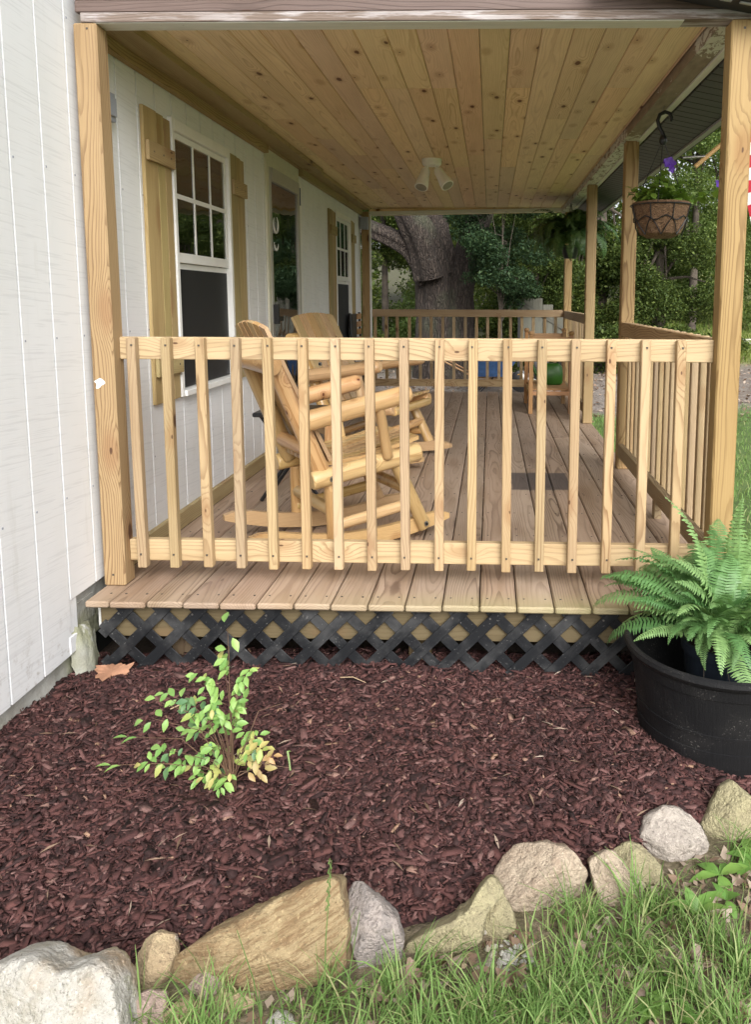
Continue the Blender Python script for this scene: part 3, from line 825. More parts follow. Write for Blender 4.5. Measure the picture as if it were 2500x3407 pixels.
# ------------------------------------------------------------------ porch deck
DL = 6.89
deck = empty('porch_deck', (1.2, 0.0, -0.3), 'brown timber porch deck of long boards running away from the front edge', 'deck')
X1, PB = 0.0661, 0.1437
rd = random.Random(3)
for k in range(-1, 17):
    a = X1 + PB * k + 0.0025; b = X1 + PB * (k + 1) - 0.0025
    if k == -1: a = -0.028
    fo = rd.uniform(-0.004, 0.004)
    cuts = [fo] + ([rd.choice([3.66, 4.27, 4.88, 2.44])] if k % 3 != 1 else []) + [DL]
    for p, q in zip(cuts, cuts[1:]):
        slab('deck_board', (a, p + (0.002 if p > 1 else 0), -0.0255 + rd.uniform(-0.0008, 0.0008)), (b, q, 0.0 + rd.uniform(-0.0008, 0.0008)), M['deck'], deck, 0.006)
        for yy in ([0.075] if p < 1 else []) + [0.075 + 0.41 * i for i in range(1, 17)]:
            pass
sv = []
for k in range(-1, 17):
    for yy in [0.085] + [0.085 + 0.41 * i for i in range(1, 17)]:
        for xx in (X1 + PB * k + 0.03, X1 + PB * (k + 1) - 0.03):
            if xx < -0.01 or yy > 6.8: continue
            sv.append(((xx - 0.0035, yy - 0.0035, -0.001), (xx + 0.0035, yy + 0.0035, 0.0018)))
o = obj('deck_screws', boxes_mesh('deck_screws', sv, M['screw']), None, deck); o['kind'] = 'stuff'
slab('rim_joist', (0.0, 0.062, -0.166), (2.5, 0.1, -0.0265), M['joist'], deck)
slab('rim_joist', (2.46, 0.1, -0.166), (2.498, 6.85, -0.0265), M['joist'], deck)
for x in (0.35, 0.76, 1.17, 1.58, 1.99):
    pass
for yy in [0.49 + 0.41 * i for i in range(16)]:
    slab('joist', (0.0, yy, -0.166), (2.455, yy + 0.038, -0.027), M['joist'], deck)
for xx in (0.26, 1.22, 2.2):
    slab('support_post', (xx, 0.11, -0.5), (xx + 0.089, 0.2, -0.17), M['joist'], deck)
slab('base_trim', (XW + 0.001, 0.28, 0.001), (XW + 0.028, 2.66, 0.088), M['greenpine'], deck)
slab('base_trim', (XW + 0.001, 3.72, 0.001), (XW + 0.028, 6.6, 0.088), M['greenpine'], deck)

# posts
def post(x, y, z1, label, mat='post', w=0.0889, z0=0.001, tilt=(0, 0)):
    p = board('porch_post', (x + w / 2, y + w / 2, z0), (x + w / 2 + tilt[0], y + w / 2 + tilt[1], z1), w, w, M[mat], None, (0, -1, 0), 0.006)
    return tag(p, label, 'post', 'timber posts holding the porch roof')
XB = 2.412
pl = post(-0.031, 0.161, 2.184, 'near left timber post against the white wall with a white paint dab')
pr = post(XB, 0.161, 2.186, 'near right timber post with round knots beside the potted fern')
post(2.421, 2.447, 2.2, 'timber post with a dark knot at top behind the hanging flower basket')
post(2.418, 4.415, 2.2, 'timber post standing just left of the hanging flower basket post, at the deck opening')
post(2.436, 6.70, 2.2, 'far right corner post below the hanging fern')
post(-0.028, 6.67, 2.2, 'far left post against the house wall with a grey box on top')
# paint dab on the near left post
dv = [(0, 0)] + [((0.018 + 0.008 * math.sin(3 * a + 1)) * math.cos(a), (0.019 + 0.006 * math.sin(2 * a)) * math.sin(a)) for a in [2 * PI * i / 18 for i in range(18)]]
V = [(-0.005 + u, 0.161 - 0.0012, 0.832 + v) for u, v in dv]
obj('paint_dab', pyd('paint_dab', V, [(0, i, i % 18 + 1) for i in range(1, 19)], M['white']), None, pl)
slab('screw', (0.005, 0.1595, 0.045), (0.013, 0.161, 0.053), M['screw'], pl, 0); slab('screw', (0.02, 0.1595, 2.16), (0.027, 0.161, 2.167), M['screw'], pl, 0)
slab('screw', (2.455, 0.1595, 2.15), (2.463, 0.161, 2.158), M['screw'], pr, 0)
ub = slab('utility_box', (-0.03, 6.60, 1.985), (0.06, 6.668, 2.13), M['greybox'], None)
tag(ub, 'small grey slatted box on the far left porch post', 'utility box')
for i in range(4): slab('louver', (-0.02, 6.594, 2.005 + i * 0.03), (0.05, 6.602, 2.02 + i * 0.03), M['greybox'], ub, 0)
wp = slab('white_pipe', (0.063, 6.69, 0.0), (0.085, 6.72, 2.17), M['white'], None)
tag(wp, 'thin white vertical strip beside the far left post', 'pipe')

# railings
def railing(name, label, p0, p1, zt, zb, side, n, inset, cat='railing', mat='rail', pk=0.0365, low=0.017):
    """Rails from p0 to p1 (xy); balusters on the side given by vector side."""
    p0, p1, side = Vector((*p0, 0)), Vector((*p1, 0)), Vector((*side, 0))
    root = empty(name, (p0.x, p0.y, 0), label, cat)
    for nm, z in (('top_rail', zt), ('bottom_rail', zb)):
        board(nm, p0 + Vector((0, 0, z - 0.0445)), p1 + Vector((0, 0, z - 0.0445)), 0.0889, 0.038, M[mat], root, tuple(side))
    d = (p1 - p0).normalized()
    rr = random.Random(len(name) + n)
    for i in range(n):
        q = p0 + d * (inset[0] + inset[1] * i) + side * 0.0375
        j = d * rr.uniform(-0.003, 0.003)
        e = rr.uniform(-0.004, 0.003)
        board('baluster', q + j + Vector((0, 0, zb - 0.089 - low + e)), q + j + d * rr.uniform(-0.004, 0.004) + Vector((0, 0, zt - 0.001)), pk, pk, M[mat], root, tuple(side), 0.003)
        for z in (zt - 0.03, zb - 0.05):
            c = q + j + side * (pk / 2) + Vector((rr.uniform(-0.004, 0.004), 0, z))
            slab('screw', c - Vector((0.0035, 0.0035, 0.0035)), c + Vector((0.0035, 0.0035, 0.0035)), M['screw'], root, 0) if name == 'front_railing' else None
    return root
YR = 0.231
railing('front_railing', 'front porch railing of pale pine balusters facing the mulch bed', (0.0585, YR), (XB - 0.0005, YR), 1.013, 0.182, (0, -1), 17, (0.0645, 0.1347))
rr_ = railing('side_railing', 'side porch railing with close balusters between the near right post and the basket post', (2.441, 0.251), (2.441, 2.446), 1.013, 0.182, (1, 0), 16, (0.075, 0.135), low=0.0)
slab('support_block', (2.424, 1.229, 0.0), (2.462, 1.29, 0.093), M['rail'], rr_)
railing('side_railing', 'far side railing running from the third post to the far right corner', (2.455, 4.505), (2.455, 6.699), 1.02, 0.165, (1, 0), 15, (0.1, 0.14), low=0.0)
railing('far_railing', 'far end railing across the back of the porch in front of the oak', (0.062, 6.745), (2.435, 6.745), 1.03, 0.17, (0, 1), 17, (0.05, 0.1397), low=0.0)

# lattice skirt
lat = empty('lattice_skirt', (1.2, 0.045, -0.3), 'black diagonal lattice panel under the front edge of the deck', 'lattice')
zt_, zb_ = -0.03, -0.42
hgt = zt_ - zb_
per = 0.146
def lstrip(xa, yy, sgn):
    # clip the diagonal between x 0.0 and 2.5
    p = [xa, zb_]; q = [xa + sgn * hgt, zt_]
    lo, hi = 0.012, 2.495
    for e in (p, q):
        pass
    def clip(u, v):
        if u[0] < lo: t_ = (lo - u[0]) / (v[0] - u[0]); return [lo, u[1] + t_ * (v[1] - u[1])]
        if u[0] > hi: t_ = (hi - u[0]) / (v[0] - u[0]); return [hi, u[1] + t_ * (v[1] - u[1])]
        return u
    if (p[0] < lo and q[0] < lo) or (p[0] > hi and q[0] > hi): return
    p2, q2 = clip(p, q), clip(q, p)
    if math.hypot(p2[0] - q2[0], p2[1] - q2[1]) < 0.05: return
    board('lattice_strip', (p2[0], yy, p2[1]), (q2[0], yy, q2[1]), 0.041, 0.0055, M['lattice'], lat, (0, -1, 0), 0.0012)
for i in range(-4, 24):
    lstrip(0.035 + per * i, 0.040, 1)
    lstrip(0.035 + per * i, 0.0465, -1)
for i in range(17):
    tube('nail', [(0.085 + per * i, 0.0372, -0.062), (0.085 + per * i, 0.0352, -0.062)], 0.004, M['steel'], lat, 8)

# ------------------------------------------------------------------ porch roof
roof = empty('porch_roof', (1.2, 3.4, 2.25), 'porch roof with knotty pine ceiling boards, old beams and dark soffit', 'porch roof')
ZC = 2.25
cw = 0.1285
rc = random.Random(11)
xc = 0.07
while xc < 2.39:
    x2 = min(xc + cw, 2.397)
    cuts = [0.255]
    yv = 0.255 + rc.choice([1.1, 1.8, 2.4, 3.0])
    while yv < 6.2:
        cuts.append(yv); yv += rc.choice([1.83, 2.44, 2.44, 3.05])
    cuts.append(6.84)
    for p, q in zip(cuts, cuts[1:]):
        slab('ceiling_board', (xc + 0.0012, p + 0.0006, ZC + rc.uniform(0, 0.0012)), (x2 - 0.0012, q - 0.0006, ZC + 0.018), M['ceiling'], roof, 0.0035)
    xc += cw
# beams
slab('front_beam', (0.0, 0.161, 2.186), (2.56, 0.25, 2.2205), M['weathered'], roof)
slab('front_beam', (-0.02, 0.163, 2.2225), (2.56, 0.25, 2.262), M['darkbeam'], roof)
slab('front_beam', (-0.02, 0.17, 2.263), (2.5, 0.25, 2.34), M['darkbeam'], roof)
slab('beam_soffit', (0.045, 0.168, 2.1835), (2.24, 0.249, 2.1858), M['oldwhite'], roof, 0)
slab('side_beam', (2.40, 0.2505, 2.199), (2.492, 6.85, 2.30), M['peeling'], roof)
slab('side_trim', (2.4925, 0.2505, 2.192), (2.53, 6.9, 2.31), M['oldwhite'], roof)
board('far_beam', (0.06, 6.78, 2.198), (2.44, 6.78, 2.245), 0.089, 0.075, M['ceiling'], roof)
board('far_trim', (0.06, 6.725, 2.18), (2.44, 6.725, 2.228), 0.02, 0.05, M['oldwhite'], roof)
# treated boards along the wall head
slab('wall_trim', (XW + 0.002, 0.26, 2.165), (XW + 0.038, 2.68, 2.249), M['greenpine'], roof)
slab('wall_trim', (XW + 0.002, 3.675, 2.16), (XW + 0.038, 6.66, 2.249), M['greenpine'], roof)
slab('ceiling_trim', (XW + 0.0385, 0.26, 2.214), (0.112, 3.88, 2.2495), M['greenpine'], roof)
slab('ceiling_trim', (XW + 0.0385, 3.885, 2.216), (0.085, 6.66, 2.2495), M['greenpine'], roof)
slab('wall_trim', (XW + 0.002, 2.682, 2.212), (XW + 0.034, 3.673, 2.249), M['greenpine'], roof)
slab('wall_head', (XW - 0.03, 2.685, 2.138), (XW + 0.0015, 3.67, 2.249), M['cream'], roof)
# eave soffit: narrow dark slats across, then gutter edge
yy = 0.255
while yy < 7.0:
    sl = board('soffit_slat', (2.531, yy + 0.048, 2.188), (2.775, yy + 0.048, 2.138), 0.094, 0.012, M['soffit'], roof, bev=0.003)
    yy += 0.0985
slab('gutter_edge', (2.762, 0.16, 2.118), (2.80, 7.05, 2.134), M['gutter'], roof)
slab('gutter_edge', (2.785, 0.14, 2.1345), (2.83, 7.05, 2.26), M['roof'], roof)
# roof sheet and its sloping front end
V = []
for (x, z) in ((-5.2, 3.52), (2.82, 2.136), (2.82, 2.27), (-5.2, 3.65)):
    V += [(x, 0.03, z + (0.0 if x > 0 else 0)), (x, 7.08, z)]
V2 = []
for y in (0.255, 7.08):
    V2 += [(-5.2, y, 3.65), (2.82, y, 2.272), (2.82, y, 2.39), (-5.2, y, 3.77)]
obj('roof_sheet', pyd('roof_sheet', V2, [(0, 1, 2, 3), (7, 6, 5, 4), (0, 4, 5, 1), (1, 5, 6, 2), (2, 6, 7, 3), (3, 7, 4, 0)], M['roof']), None, roof)
V3 = []
for y in (0.035, 0.158):
    V3 += [(1.9, y, 2.302), (2.86, y, 2.135), (2.86, y, 2.39), (1.9, y, 2.53)]
ev = obj('eave_return', pyd('eave_return', V3, [(0, 1, 2, 3), (7, 6, 5, 4), (0, 4, 5, 1), (1, 5, 6, 2), (2, 6, 7, 3), (3, 7, 4, 0)], M['roof']), None, roof)
for i in range(9):
    x = 2.13 + i * 0.07
    board('soffit_vent', (x, 0.07, 2.258 - 0.174 * (x - 2.13)), (x + 0.04, 0.07, 2.258 - 0.174 * (x + 0.04 - 2.13)), 0.014, 0.005, M['gutter'], ev, bev=0)
# ------------------------------------------------------------------ log rocking chairs (built at the origin, facing local +x)
def rocker_mesh(sgn):
    n = 22
    V, F = [], []
    for i in range(n + 1):
        t = -0.43 + 1.15 * i / n
        zc = 0.004 + 0.24 * (t - 0.27) ** 2
        e = min(1.0, min(i, n - i) / 3.0)
        h = 0.07 * (0.35 + 0.65 * math.sqrt(e))
        w = 0.0165
        V += [(t, -w, zc), (t, w, zc), (t, w, zc + h), (t, -w, zc + h)]
    for i in range(n):
        a = i * 4
        for k in range(4):
            F.append((a + k, a + (k + 1) % 4, a + 4 + (k + 1) % 4, a + 4 + k))
    F += [(3, 2, 1, 0), (n * 4, n * 4 + 1, n * 4 + 2, n * 4 + 3)]
    return pyd('rocker', V, F, M['cedar'])
def bolt(p, axis, parent):
    p = Vector(p); axis = Vector(axis)
    tube('bolt', [p - axis * 0.004, p + axis * 0.003], 0.0125, M['steel'], parent, 10, smooth=False)
    tube('bolt_nut', [p + axis * 0.003, p + axis * 0.008], 0.007, M['black'], parent, 6, smooth=False)
def slat_mesh(L, W, T, arch0, arch1, seed):
    """Back slat along local x; its top end cut on the arch from arch0 to arch1."""
    x0, x1 = -L / 2, L / 2
    c = 0.004
    V = [(x0, -W / 2, -T / 2), (x0, W / 2, -T / 2), (x1 + arch1, W / 2, -T / 2), (x1 + arch0, -W / 2, -T / 2)]
    V += [(a, b * (1 - c / W), T / 2) for a, b, _ in V]
    return pyd('back_slat', V, [(3, 2, 1, 0), (4, 5, 6, 7), (0, 1, 5, 4), (1, 2, 6, 5), (2, 3, 7, 6), (3, 0, 4, 7)], M['cedar'])
def make_rocking_chair(label, badge=False):
    r = empty('log_rocking_chair', (0, 0, 0), label, 'rocking chair', 'log rocking chairs on the porch')
    L = M['log']
    for s in (-1, 1):
        link(bpy.data.objects.new('rocker', rocker_mesh(s)), Matrix.Translation((0, s * 0.218, 0)), r)
        lg = log('leg', (0.0, s * 0.25, 0.055), (0.0, s * 0.235, 0.325), 0.034, 0.031, L, r, 0.2, seed=3 + s); bolt((0.0, s * 0.284, 0.09), (0, s, 0), lg)
        lg = log('leg', (0.545, s * 0.25, 0.04), (0.385, s * 0.235, 0.375), 0.037, 0.033, L, r, 0.2, seed=7 + s); bolt((0.535, s * 0.287, 0.065), (0, s, 0), lg)
        log('side_stretcher', (-0.01, s * 0.235, 0.125), (0.47, s * 0.235, 0.165), 0.026, 0.026, L, r, 0.3, seed=11 + s)
        sr = log('seat_rail', (-0.105, s * 0.25, 0.35), (0.53, s * 0.25, 0.408), 0.042, 0.042, L, r, 0.35, seed=17 + s); bolt((-0.01, s * 0.293, 0.355), (0, s, 0), sr)
        log('back_post', (-0.03, s * 0.225, 0.365), (-0.262, s * 0.2, 0.895), 0.046, 0.04, L, r, 0.4, seed=23 + s)
        log('armrest', (-0.15, s * 0.285, 0.618), (0.46, s * 0.30, 0.695), 0.045, 0.041, L, r, 0.8, seed=31 + s)
        log('arm_support', (0.315, s * 0.29, 0.405), (0.275, s * 0.29, 0.65), 0.03, 0.027, L, r, 0.6, seed=37 + s)
    log('cross_rail', (0.0, -0.24, 0.20), (0.0, 0.24, 0.20), 0.029, 0.029, L, r, 0.3, seed=41)
    log('cross_rail', (0.455, -0.24, 0.235), (0.455, 0.24, 0.235), 0.03, 0.03, L, r, 0.3, seed=43)
    log('cross_rail', (0.52, -0.25, 0.385), (0.52, 0.25, 0.385), 0.03, 0.03, L, r, 0.3, seed=44)
    log('cross_rail', (-0.085, -0.205, 0.475), (-0.085, 0.205, 0.475), 0.034, 0.034, L, r, 0.3, seed=47)
    log('top_rail', (-0.272, -0.275, 0.868), (-0.272, 0.275, 0.868), 0.044, 0.042, L, r, 0.15, seed=53)
    # back slats leaning with the posts, tops on an arch
    d = Vector((-0.27, 0, 0.54)).normalized()
    nf = Vector((d.z, 0, -d.x))
    base = Vector((-0.03, 0, 0.40)) + nf * 0.052
    n = 6
    for i in range(n):
        y = (i - (n - 1) / 2) * 0.079
        ln = 0.695 - 0.5 * y * y
        sl = lambda q: -0.5 * q * q
        p0 = base + Vector((0, y, 0)); p1 = p0 + d * ln
        me = slat_mesh(ln, 0.068, 0.02, sl(y + 0.037) - sl(y), sl(y - 0.037) - sl(y), i)
        so = link(bpy.data.objects.new('back_slat', me), frame(p0, p1, tuple(nf)), r)
        so.matrix_basis = so.matrix_basis
        if badge and i == 0:
            c = p0 + d * (ln - 0.10) - nf * 0.0105
            tube('badge', [c, c - nf * 0.002], 0.016, M['white'], so, 14, smooth=False)
    # contoured seat slats running front to back
    for i in range(8):
        y = (i - 3.5) * 0.0545
        pts = [(-0.075, 0.412), (0.03, 0.40), (0.2, 0.402), (0.4, 0.432), (0.55, 0.458)]
        V, F = [], []
        w = 0.0228
        for (x, z) in pts:
            V += [(x - 0.24, -w, z), (x - 0.24, w, z), (x - 0.24, w, z + 0.018), (x - 0.24, -w, z + 0.018)]
        for k in range(len(pts) - 1):
            for q in range(4): F.append((k * 4 + q, k * 4 + (q + 1) % 4, k * 4 + 4 + (q + 1) % 4, k * 4 + 4 + q))
        F += [(3, 2, 1, 0), tuple(16 + q for q in range(4))]
        link(bpy.data.objects.new('seat_slat', pyd('seat_slat', V, F, M['cedar'])), Matrix.Translation((0.24, y, 0)), r)
    return r
ch1 = make_rocking_chair('varnished log rocking chair nearest the front railing, seen from behind', True)
ch2 = copy_tree(ch1)
ch2['label'] = 'log rocking chair farther back, its slatted back facing the camera'
for c in list(ch2.children_recursive):
    if c.name.startswith('badge'): bpy.data.objects.remove(c)
ch1.location = (0.697, 0.78, 0.0); ch1.rotation_euler = (0, -0.036, math.radians(34)); ch1.scale = (0.872, 0.948, 1.03)
ch2.location = (0.50, 2.82, 0.0); ch2.rotation_euler = (0, -0.016, math.radians(-18)); ch2.scale = (0.98, 1.24, 1.015)

# small black folding table between the rockers
ft = empty('folding_table', (0.38, 1.62, 0.0), 'small black folding table with crossed legs between the rocking chairs', 'side table')
slab('tabletop', (0.20, 1.44, 0.50), (0.58, 1.80, 0.525), M['black'], ft, 0.006)
for yy in (1.50, 1.74):
    tube('leg', [(0.22, yy, 0.005), (0.56, yy, 0.498)], 0.011, M['black'], ft); tube('leg', [(0.56, yy + 0.03, 0.005), (0.22, yy + 0.03, 0.498)], 0.011, M['black'], ft)

# dark metal chair with wooden slats near the far left corner
dc = empty('metal_chair', (0.35, 6.1, 0.0), 'dark metal porch chair with brown wooden slats by the far left corner', 'chair')
for yy in (5.75, 6.35):
    tube('chair_frame', [(0.0, yy, 0.005), (0.03, yy, 0.42), (-0.0, yy, 0.62), (-0.015, yy, 1.0)], 0.014, M['black'], dc)
    tube('leg', [(0.55, yy, 0.005), (0.53, yy, 0.6)], 0.014, M['black'], dc)
    tube('armrest', [(-0.0, yy, 0.6), (0.3, yy, 0.63), (0.53, yy, 0.6)], 0.018, M['black'], dc)
for i in range(7):
    slab('seat_slat', (0.05 + i * 0.068, 5.74, 0.42), (0.107 + i * 0.068, 6.36, 0.436), M['door'], dc)
for i in range(4):
    slab('back_slat', (0.0, 6.08, 0.66 + i * 0.088), (0.015, 6.34, 0.722 + i * 0.088), M['shelf'], dc)
slab('back_panel', (-0.004, 5.77, 0.62), (0.004, 6.06, 0.99), M['black'], dc)

# slatted wooden plant stand with a watering can
ps = empty('plant_stand', (2.15, 5.4, 0.0), 'slatted cedar plant stand with a low shelf near the far right corner', 'plant stand')
for (x, y) in ((1.955, 5.03), (2.36, 5.04), (1.945, 5.82), (2.36, 5.82)):
    slab('leg', (x - 0.021, y - 0.021, 0.001), (x + 0.021, y + 0.021, 0.80), M['shelf'], ps, 0.003)
    lathe('finial', [(0.001, 0.845), (0.024, 0.84), (0.03, 0.82), (0.022, 0.803), (0.024, 0.80)], M['shelf'], Matrix.Translation((x, y, 0)), ps, 12)
for i in range(11):
    slab('shelf_slat', (1.96, 5.06 + i * 0.07, 0.235), (2.36, 5.11 + i * 0.07, 0.25), M['shelf'], ps)
for (a, b) in (((1.975, 5.015, 0.19), (2.34, 5.03, 0.232)), ((1.975, 5.82, 0.19), (2.34, 5.835, 0.232)), ((1.975, 5.015, 0.74), (2.34, 5.03, 0.785)), ((1.975, 5.82, 0.74), (2.34, 5.835, 0.785)), ((1.935, 5.05, 0.19), (1.95, 5.8, 0.232)), ((2.355, 5.06, 0.19), (2.37, 5.8, 0.232))):
    slab('rail', a, b, M['shelf'], ps)
gp = plain('green_can_plastic', (0.035, 0.13, 0.015), 0.35, var=0.15)
wc = empty('watering_can', (2.2, 5.5, 0.251), 'green plastic watering can with a black handle on the plant stand shelf', 'watering can')
V, F = [], []
prof = [(0.0, 0.10, 0.075), (0.02, 0.12, 0.09), (0.12, 0.125, 0.095), (0.19, 0.115, 0.08), (0.225, 0.085, 0.06), (0.23, 0.06, 0.045)]
for (z, a, b) in prof:
    for k in range(20):
        th = 2 * PI * k / 20
        c_, s_ = math.cos(th), math.sin(th)
        V.append((a * math.copysign(abs(c_) ** 0.55, c_), b * math.copysign(abs(s_) ** 0.55, s_), z))
for i in range(len(prof) - 1):
    for k in range(20): F.append((i * 20 + k, i * 20 + (k + 1) % 20, i * 20 + 20 + (k + 1) % 20, i * 20 + 20 + k))
F.append(tuple(reversed(range(20)))); F.append(tuple(100 + k for k in range(20)))
obj('body', pyd('body', V, F, gp, True), Matrix.Translation((2.2, 5.5, 0.252)), wc)
tube('handle', [(2.11 + 0.18 * i / 10, 5.5, 0.46 + 0.10 * math.sin(PI * i / 10)) for i in range(11)], 0.013, M['black'], wc)
tube('spout', [(2.09, 5.5, 0.30), (2.03, 5.5, 0.38), (1.99, 5.5, 0.47)], [0.026, 0.018, 0.013], gp, wc)
# ceiling flood light
fl = empty('flood_light', (1.07, 3.42, 2.25), 'cream twin spotlight fixed to the ceiling boards', 'flood light')
lathe('base_plate', [(0.0, -0.05), (0.066, -0.05), (0.076, -0.038), (0.078, 0.0)], M['almond'], Matrix.Translation((1.07, 3.42, 2.25)), fl, 24)
for s, tgt in ((-1, Vector((-0.18, -0.45, -0.85))), (1, Vector((0.45, -0.35, -0.7)))):
    p = Vector((1.07 + s * 0.03, 3.42, 2.205)); tgt.normalize()
    tube('swivel_arm', [p, p + Vector((s * 0.012, 0, -0.03)), p + Vector((s * 0.02, 0, -0.05))], 0.012, M['almond'], fl, 10)
    q = p + Vector((s * 0.02, 0, -0.045))
    hd = tube('lamp_head', [q - tgt * 0.02, q, q + tgt * 0.05, q + tgt * 0.12, q + tgt * 0.155], [0.026, 0.037, 0.04, 0.052, 0.053], M['almond'], fl, 18)
    tube('lamp_face', [q + tgt * 0.1552, q + tgt * 0.157], 0.044, plain('lamp_lens', (0.3, 0.28, 0.22), 0.2, bump=0), hd, 18)

# hanging flower basket
BX, BY = 2.465, 1.52
hb = empty('hanging_basket', (BX, BY, 1.51), 'hanging coir basket of purple petunias on a black hook by the right posts', 'hanging basket')
tube('beam_nail', [(BX + 0.0, BY, 2.195), (BX + 0.0, BY, 2.20), (BX, BY, 2.24)], 0.004, M['steel'], hb, 6)
tube('beam_nail', [(BX + 0.0, BY, 2.199), (BX - 0.012, BY, 2.165), (BX, BY, 2.155), (BX + 0.012, BY, 2.165)], 0.003, M['steel'], hb, 6)
hk = [(BX + 0.04, BY, 2.118), (BX + 0.043, BY, 2.14), (BX + 0.03, BY, 2.162), (BX + 0.005, BY, 2.17), (BX - 0.022, BY, 2.155), (BX - 0.032, BY, 2.125), (BX - 0.022, BY, 2.09), (BX - 0.006, BY, 2.062), (BX, BY, 2.045)]
tube('hook', hk, [0.006, 0.008, 0.0095, 0.0105, 0.0105, 0.0105, 0.0105, 0.011, 0.012], M['black'], hb, 10)
tube('hook_hub', [(BX, BY, 2.05), (BX, BY, 2.035), (BX, BY, 2.01), (BX, BY, 1.995)], [0.01, 0.02, 0.022, 0.01], M['black'], hb, 10)
RB, ZR = 0.158, 1.675
for a in (0.35, 2.5, 4.4):
    tube('hanger_wire', [(BX + 0.014 * math.cos(a), BY + 0.014 * math.sin(a), 2.0), (BX + RB * math.cos(a), BY + RB * math.sin(a), ZR)], 0.0025, M['black'], hb, 6)
def coir_r(z): return 0.095 + (RB - 0.097) * ((z - 1.505) / 0.17) ** 0.6
lathe('coir_liner', [(0.002, 1.502), (0.07, 1.503)] + [(coir_r(1.505 + 0.017 * i), 1.507 + 0.017 * i) for i in range(1, 11)] + [(RB - 0.004, 1.69), (RB - 0.014, 1.688), (RB - 0.02, 1.66), (0.002, 1.655)], M['coir'], Matrix.Translation((BX, BY, 0)), hb, 64,
      ripple=lambda th, z: 0.035 * math.sin(8 * th) * (0.5 + 0.5 * math.sin((z - 1.5) * 20)) + 0.012 * math.sin(19 * th + z * 60) + 0.01 * math.sin(31 * th - z * 90))
tube('rim_wire', [(BX + (RB + 0.005) * math.cos(2 * PI * i / 40), BY + (RB + 0.005) * math.sin(2 * PI * i / 40), ZR) for i in range(41)], 0.0035, M['black'], hb, 6)
tube('wire', [(BX + (coir_r(1.60) + 0.007) * math.cos(2 * PI * i / 40), BY + (coir_r(1.60) + 0.007) * math.sin(2 * PI * i / 40), 1.60 + 0.012 * math.cos(2 * PI * i / 40 * 8)) for i in range(41)], 0.0032, M['black'], hb, 6)
for k in range(8):
    a = 2 * PI * (k + 0.3) / 8
    tube('wire', [(BX + (coir_r(z) + 0.008) * math.cos(a), BY + (coir_r(z) + 0.008) * math.sin(a), z) for z in (1.675, 1.64, 1.60)], 0.003, M['black'], hb, 6)
    for s in (-1, 1):
        tube('wire', [(BX + (coir_r(z) + 0.008) * math.cos(a + s * f), BY + (coir_r(z) + 0.008) * math.sin(a + s * f), z) for z, f in ((1.605, 0), (1.56, 0.2), (1.515, 0.39))], 0.003, M['black'], hb, 6)

# garden flag on a wooden pole behind the near right post
fg = empty('flag', (2.7, 0.9, 1.9), 'striped flag on a wooden pole, mostly hidden behind the near right post', 'flag')
A, B_ = Vector((2.60, 1.35, 1.855)), Vector((3.02, 1.30, 2.22))
pole_m = wood('flag_pole_wood', (0.6, 0.4, 0.2), (0.5, 0.3, 0.14), (0.3, 0.16, 0.07), knots=0.3, rough=0.4)
tube('pole', [A, B_], 0.0115, pole_m, fg, 12)
tube('bracket', [Vector((2.535, 1.35, 1.90)), A.lerp(B_, 0.14)], 0.008, M['steel'], fg, 8)
fm = NT('flag_cloth')
uvn = fm.new('TexCoord').outputs['Object']
x, y, z = fm.xyz(uvn)
st = fm.math('FRACT', fm.math('MULTIPLY', y, 8.2))
fm.set(Base_Color=fm.mix(fm.math('GREATER_THAN', st, 0.5), (0.75, 0.74, 0.72), (0.5, 0.025, 0.045)), Roughness=0.8)
V, F = [], []
for j in range(17):
    for i in range(15):
        u, v = i / 14, j / 16
        V.append((u * 0.40, 0.03 * math.sin(5 * v + 4 * u) * (0.4 + u), v))
for j in range(16):
    for i in range(14):
        a = j * 15 + i
        F.append((a, a + 1, a + 16, a + 15))
# cloth plane: local x along the pole, local y = across the stripes
V = [(a, -c * 0.75, b) for a, b, c in V]
q0 = A.lerp(B_, 0.42)
dx = (B_ - A).normalized()
dz = Vector((0, 1, 0.0))
dy = Vector((0.05, 0.0, 1.0))
Mx = Matrix(((dx.x, dy.x, dz.x, q0.x), (dx.y, dy.y, dz.y, q0.y), (dx.z, dy.z, dz.z, q0.z), (0, 0, 0, 1)))
obj('cloth', pyd('cloth', V, F, fm.m, True), Mx, fg)
redm = plain('red_cloth', (0.5, 0.025, 0.045), 0.8)
tube('sleeve', [A.lerp(B_, 0.40), A.lerp(B_, 0.9)], 0.019, redm, fg, 10)

# things on the gravel beyond the porch
gb_ = gz(1.6, 10.6)
wb = empty('wheelbarrow', (1.6, 10.6, gb_), 'blue wheelbarrow standing on the gravel behind the far railing', 'wheelbarrow')
bl = plain('blue_tray_paint', (0.035, 0.085, 0.2), 0.45, var=0.2)
V = [(1.28, 10.25, gb_ + 0.30), (1.80, 10.25, gb_ + 0.30), (1.86, 10.95, gb_ + 0.30), (1.25, 10.95, gb_ + 0.30), (1.18, 10.1, gb_ + 0.58), (1.98, 10.1, gb_ + 0.58), (2.0, 11.1, gb_ + 0.58), (1.15, 11.1, gb_ + 0.58)]
tr = obj('tray', pyd('tray', V, [(3, 2, 1, 0), (0, 1, 5, 4), (1, 2, 6, 5), (2, 3, 7, 6), (3, 0, 4, 7)], bl), None, wb)
sm_ = tr.modifiers.new('thick', 'SOLIDIFY'); sm_.thickness = 0.012
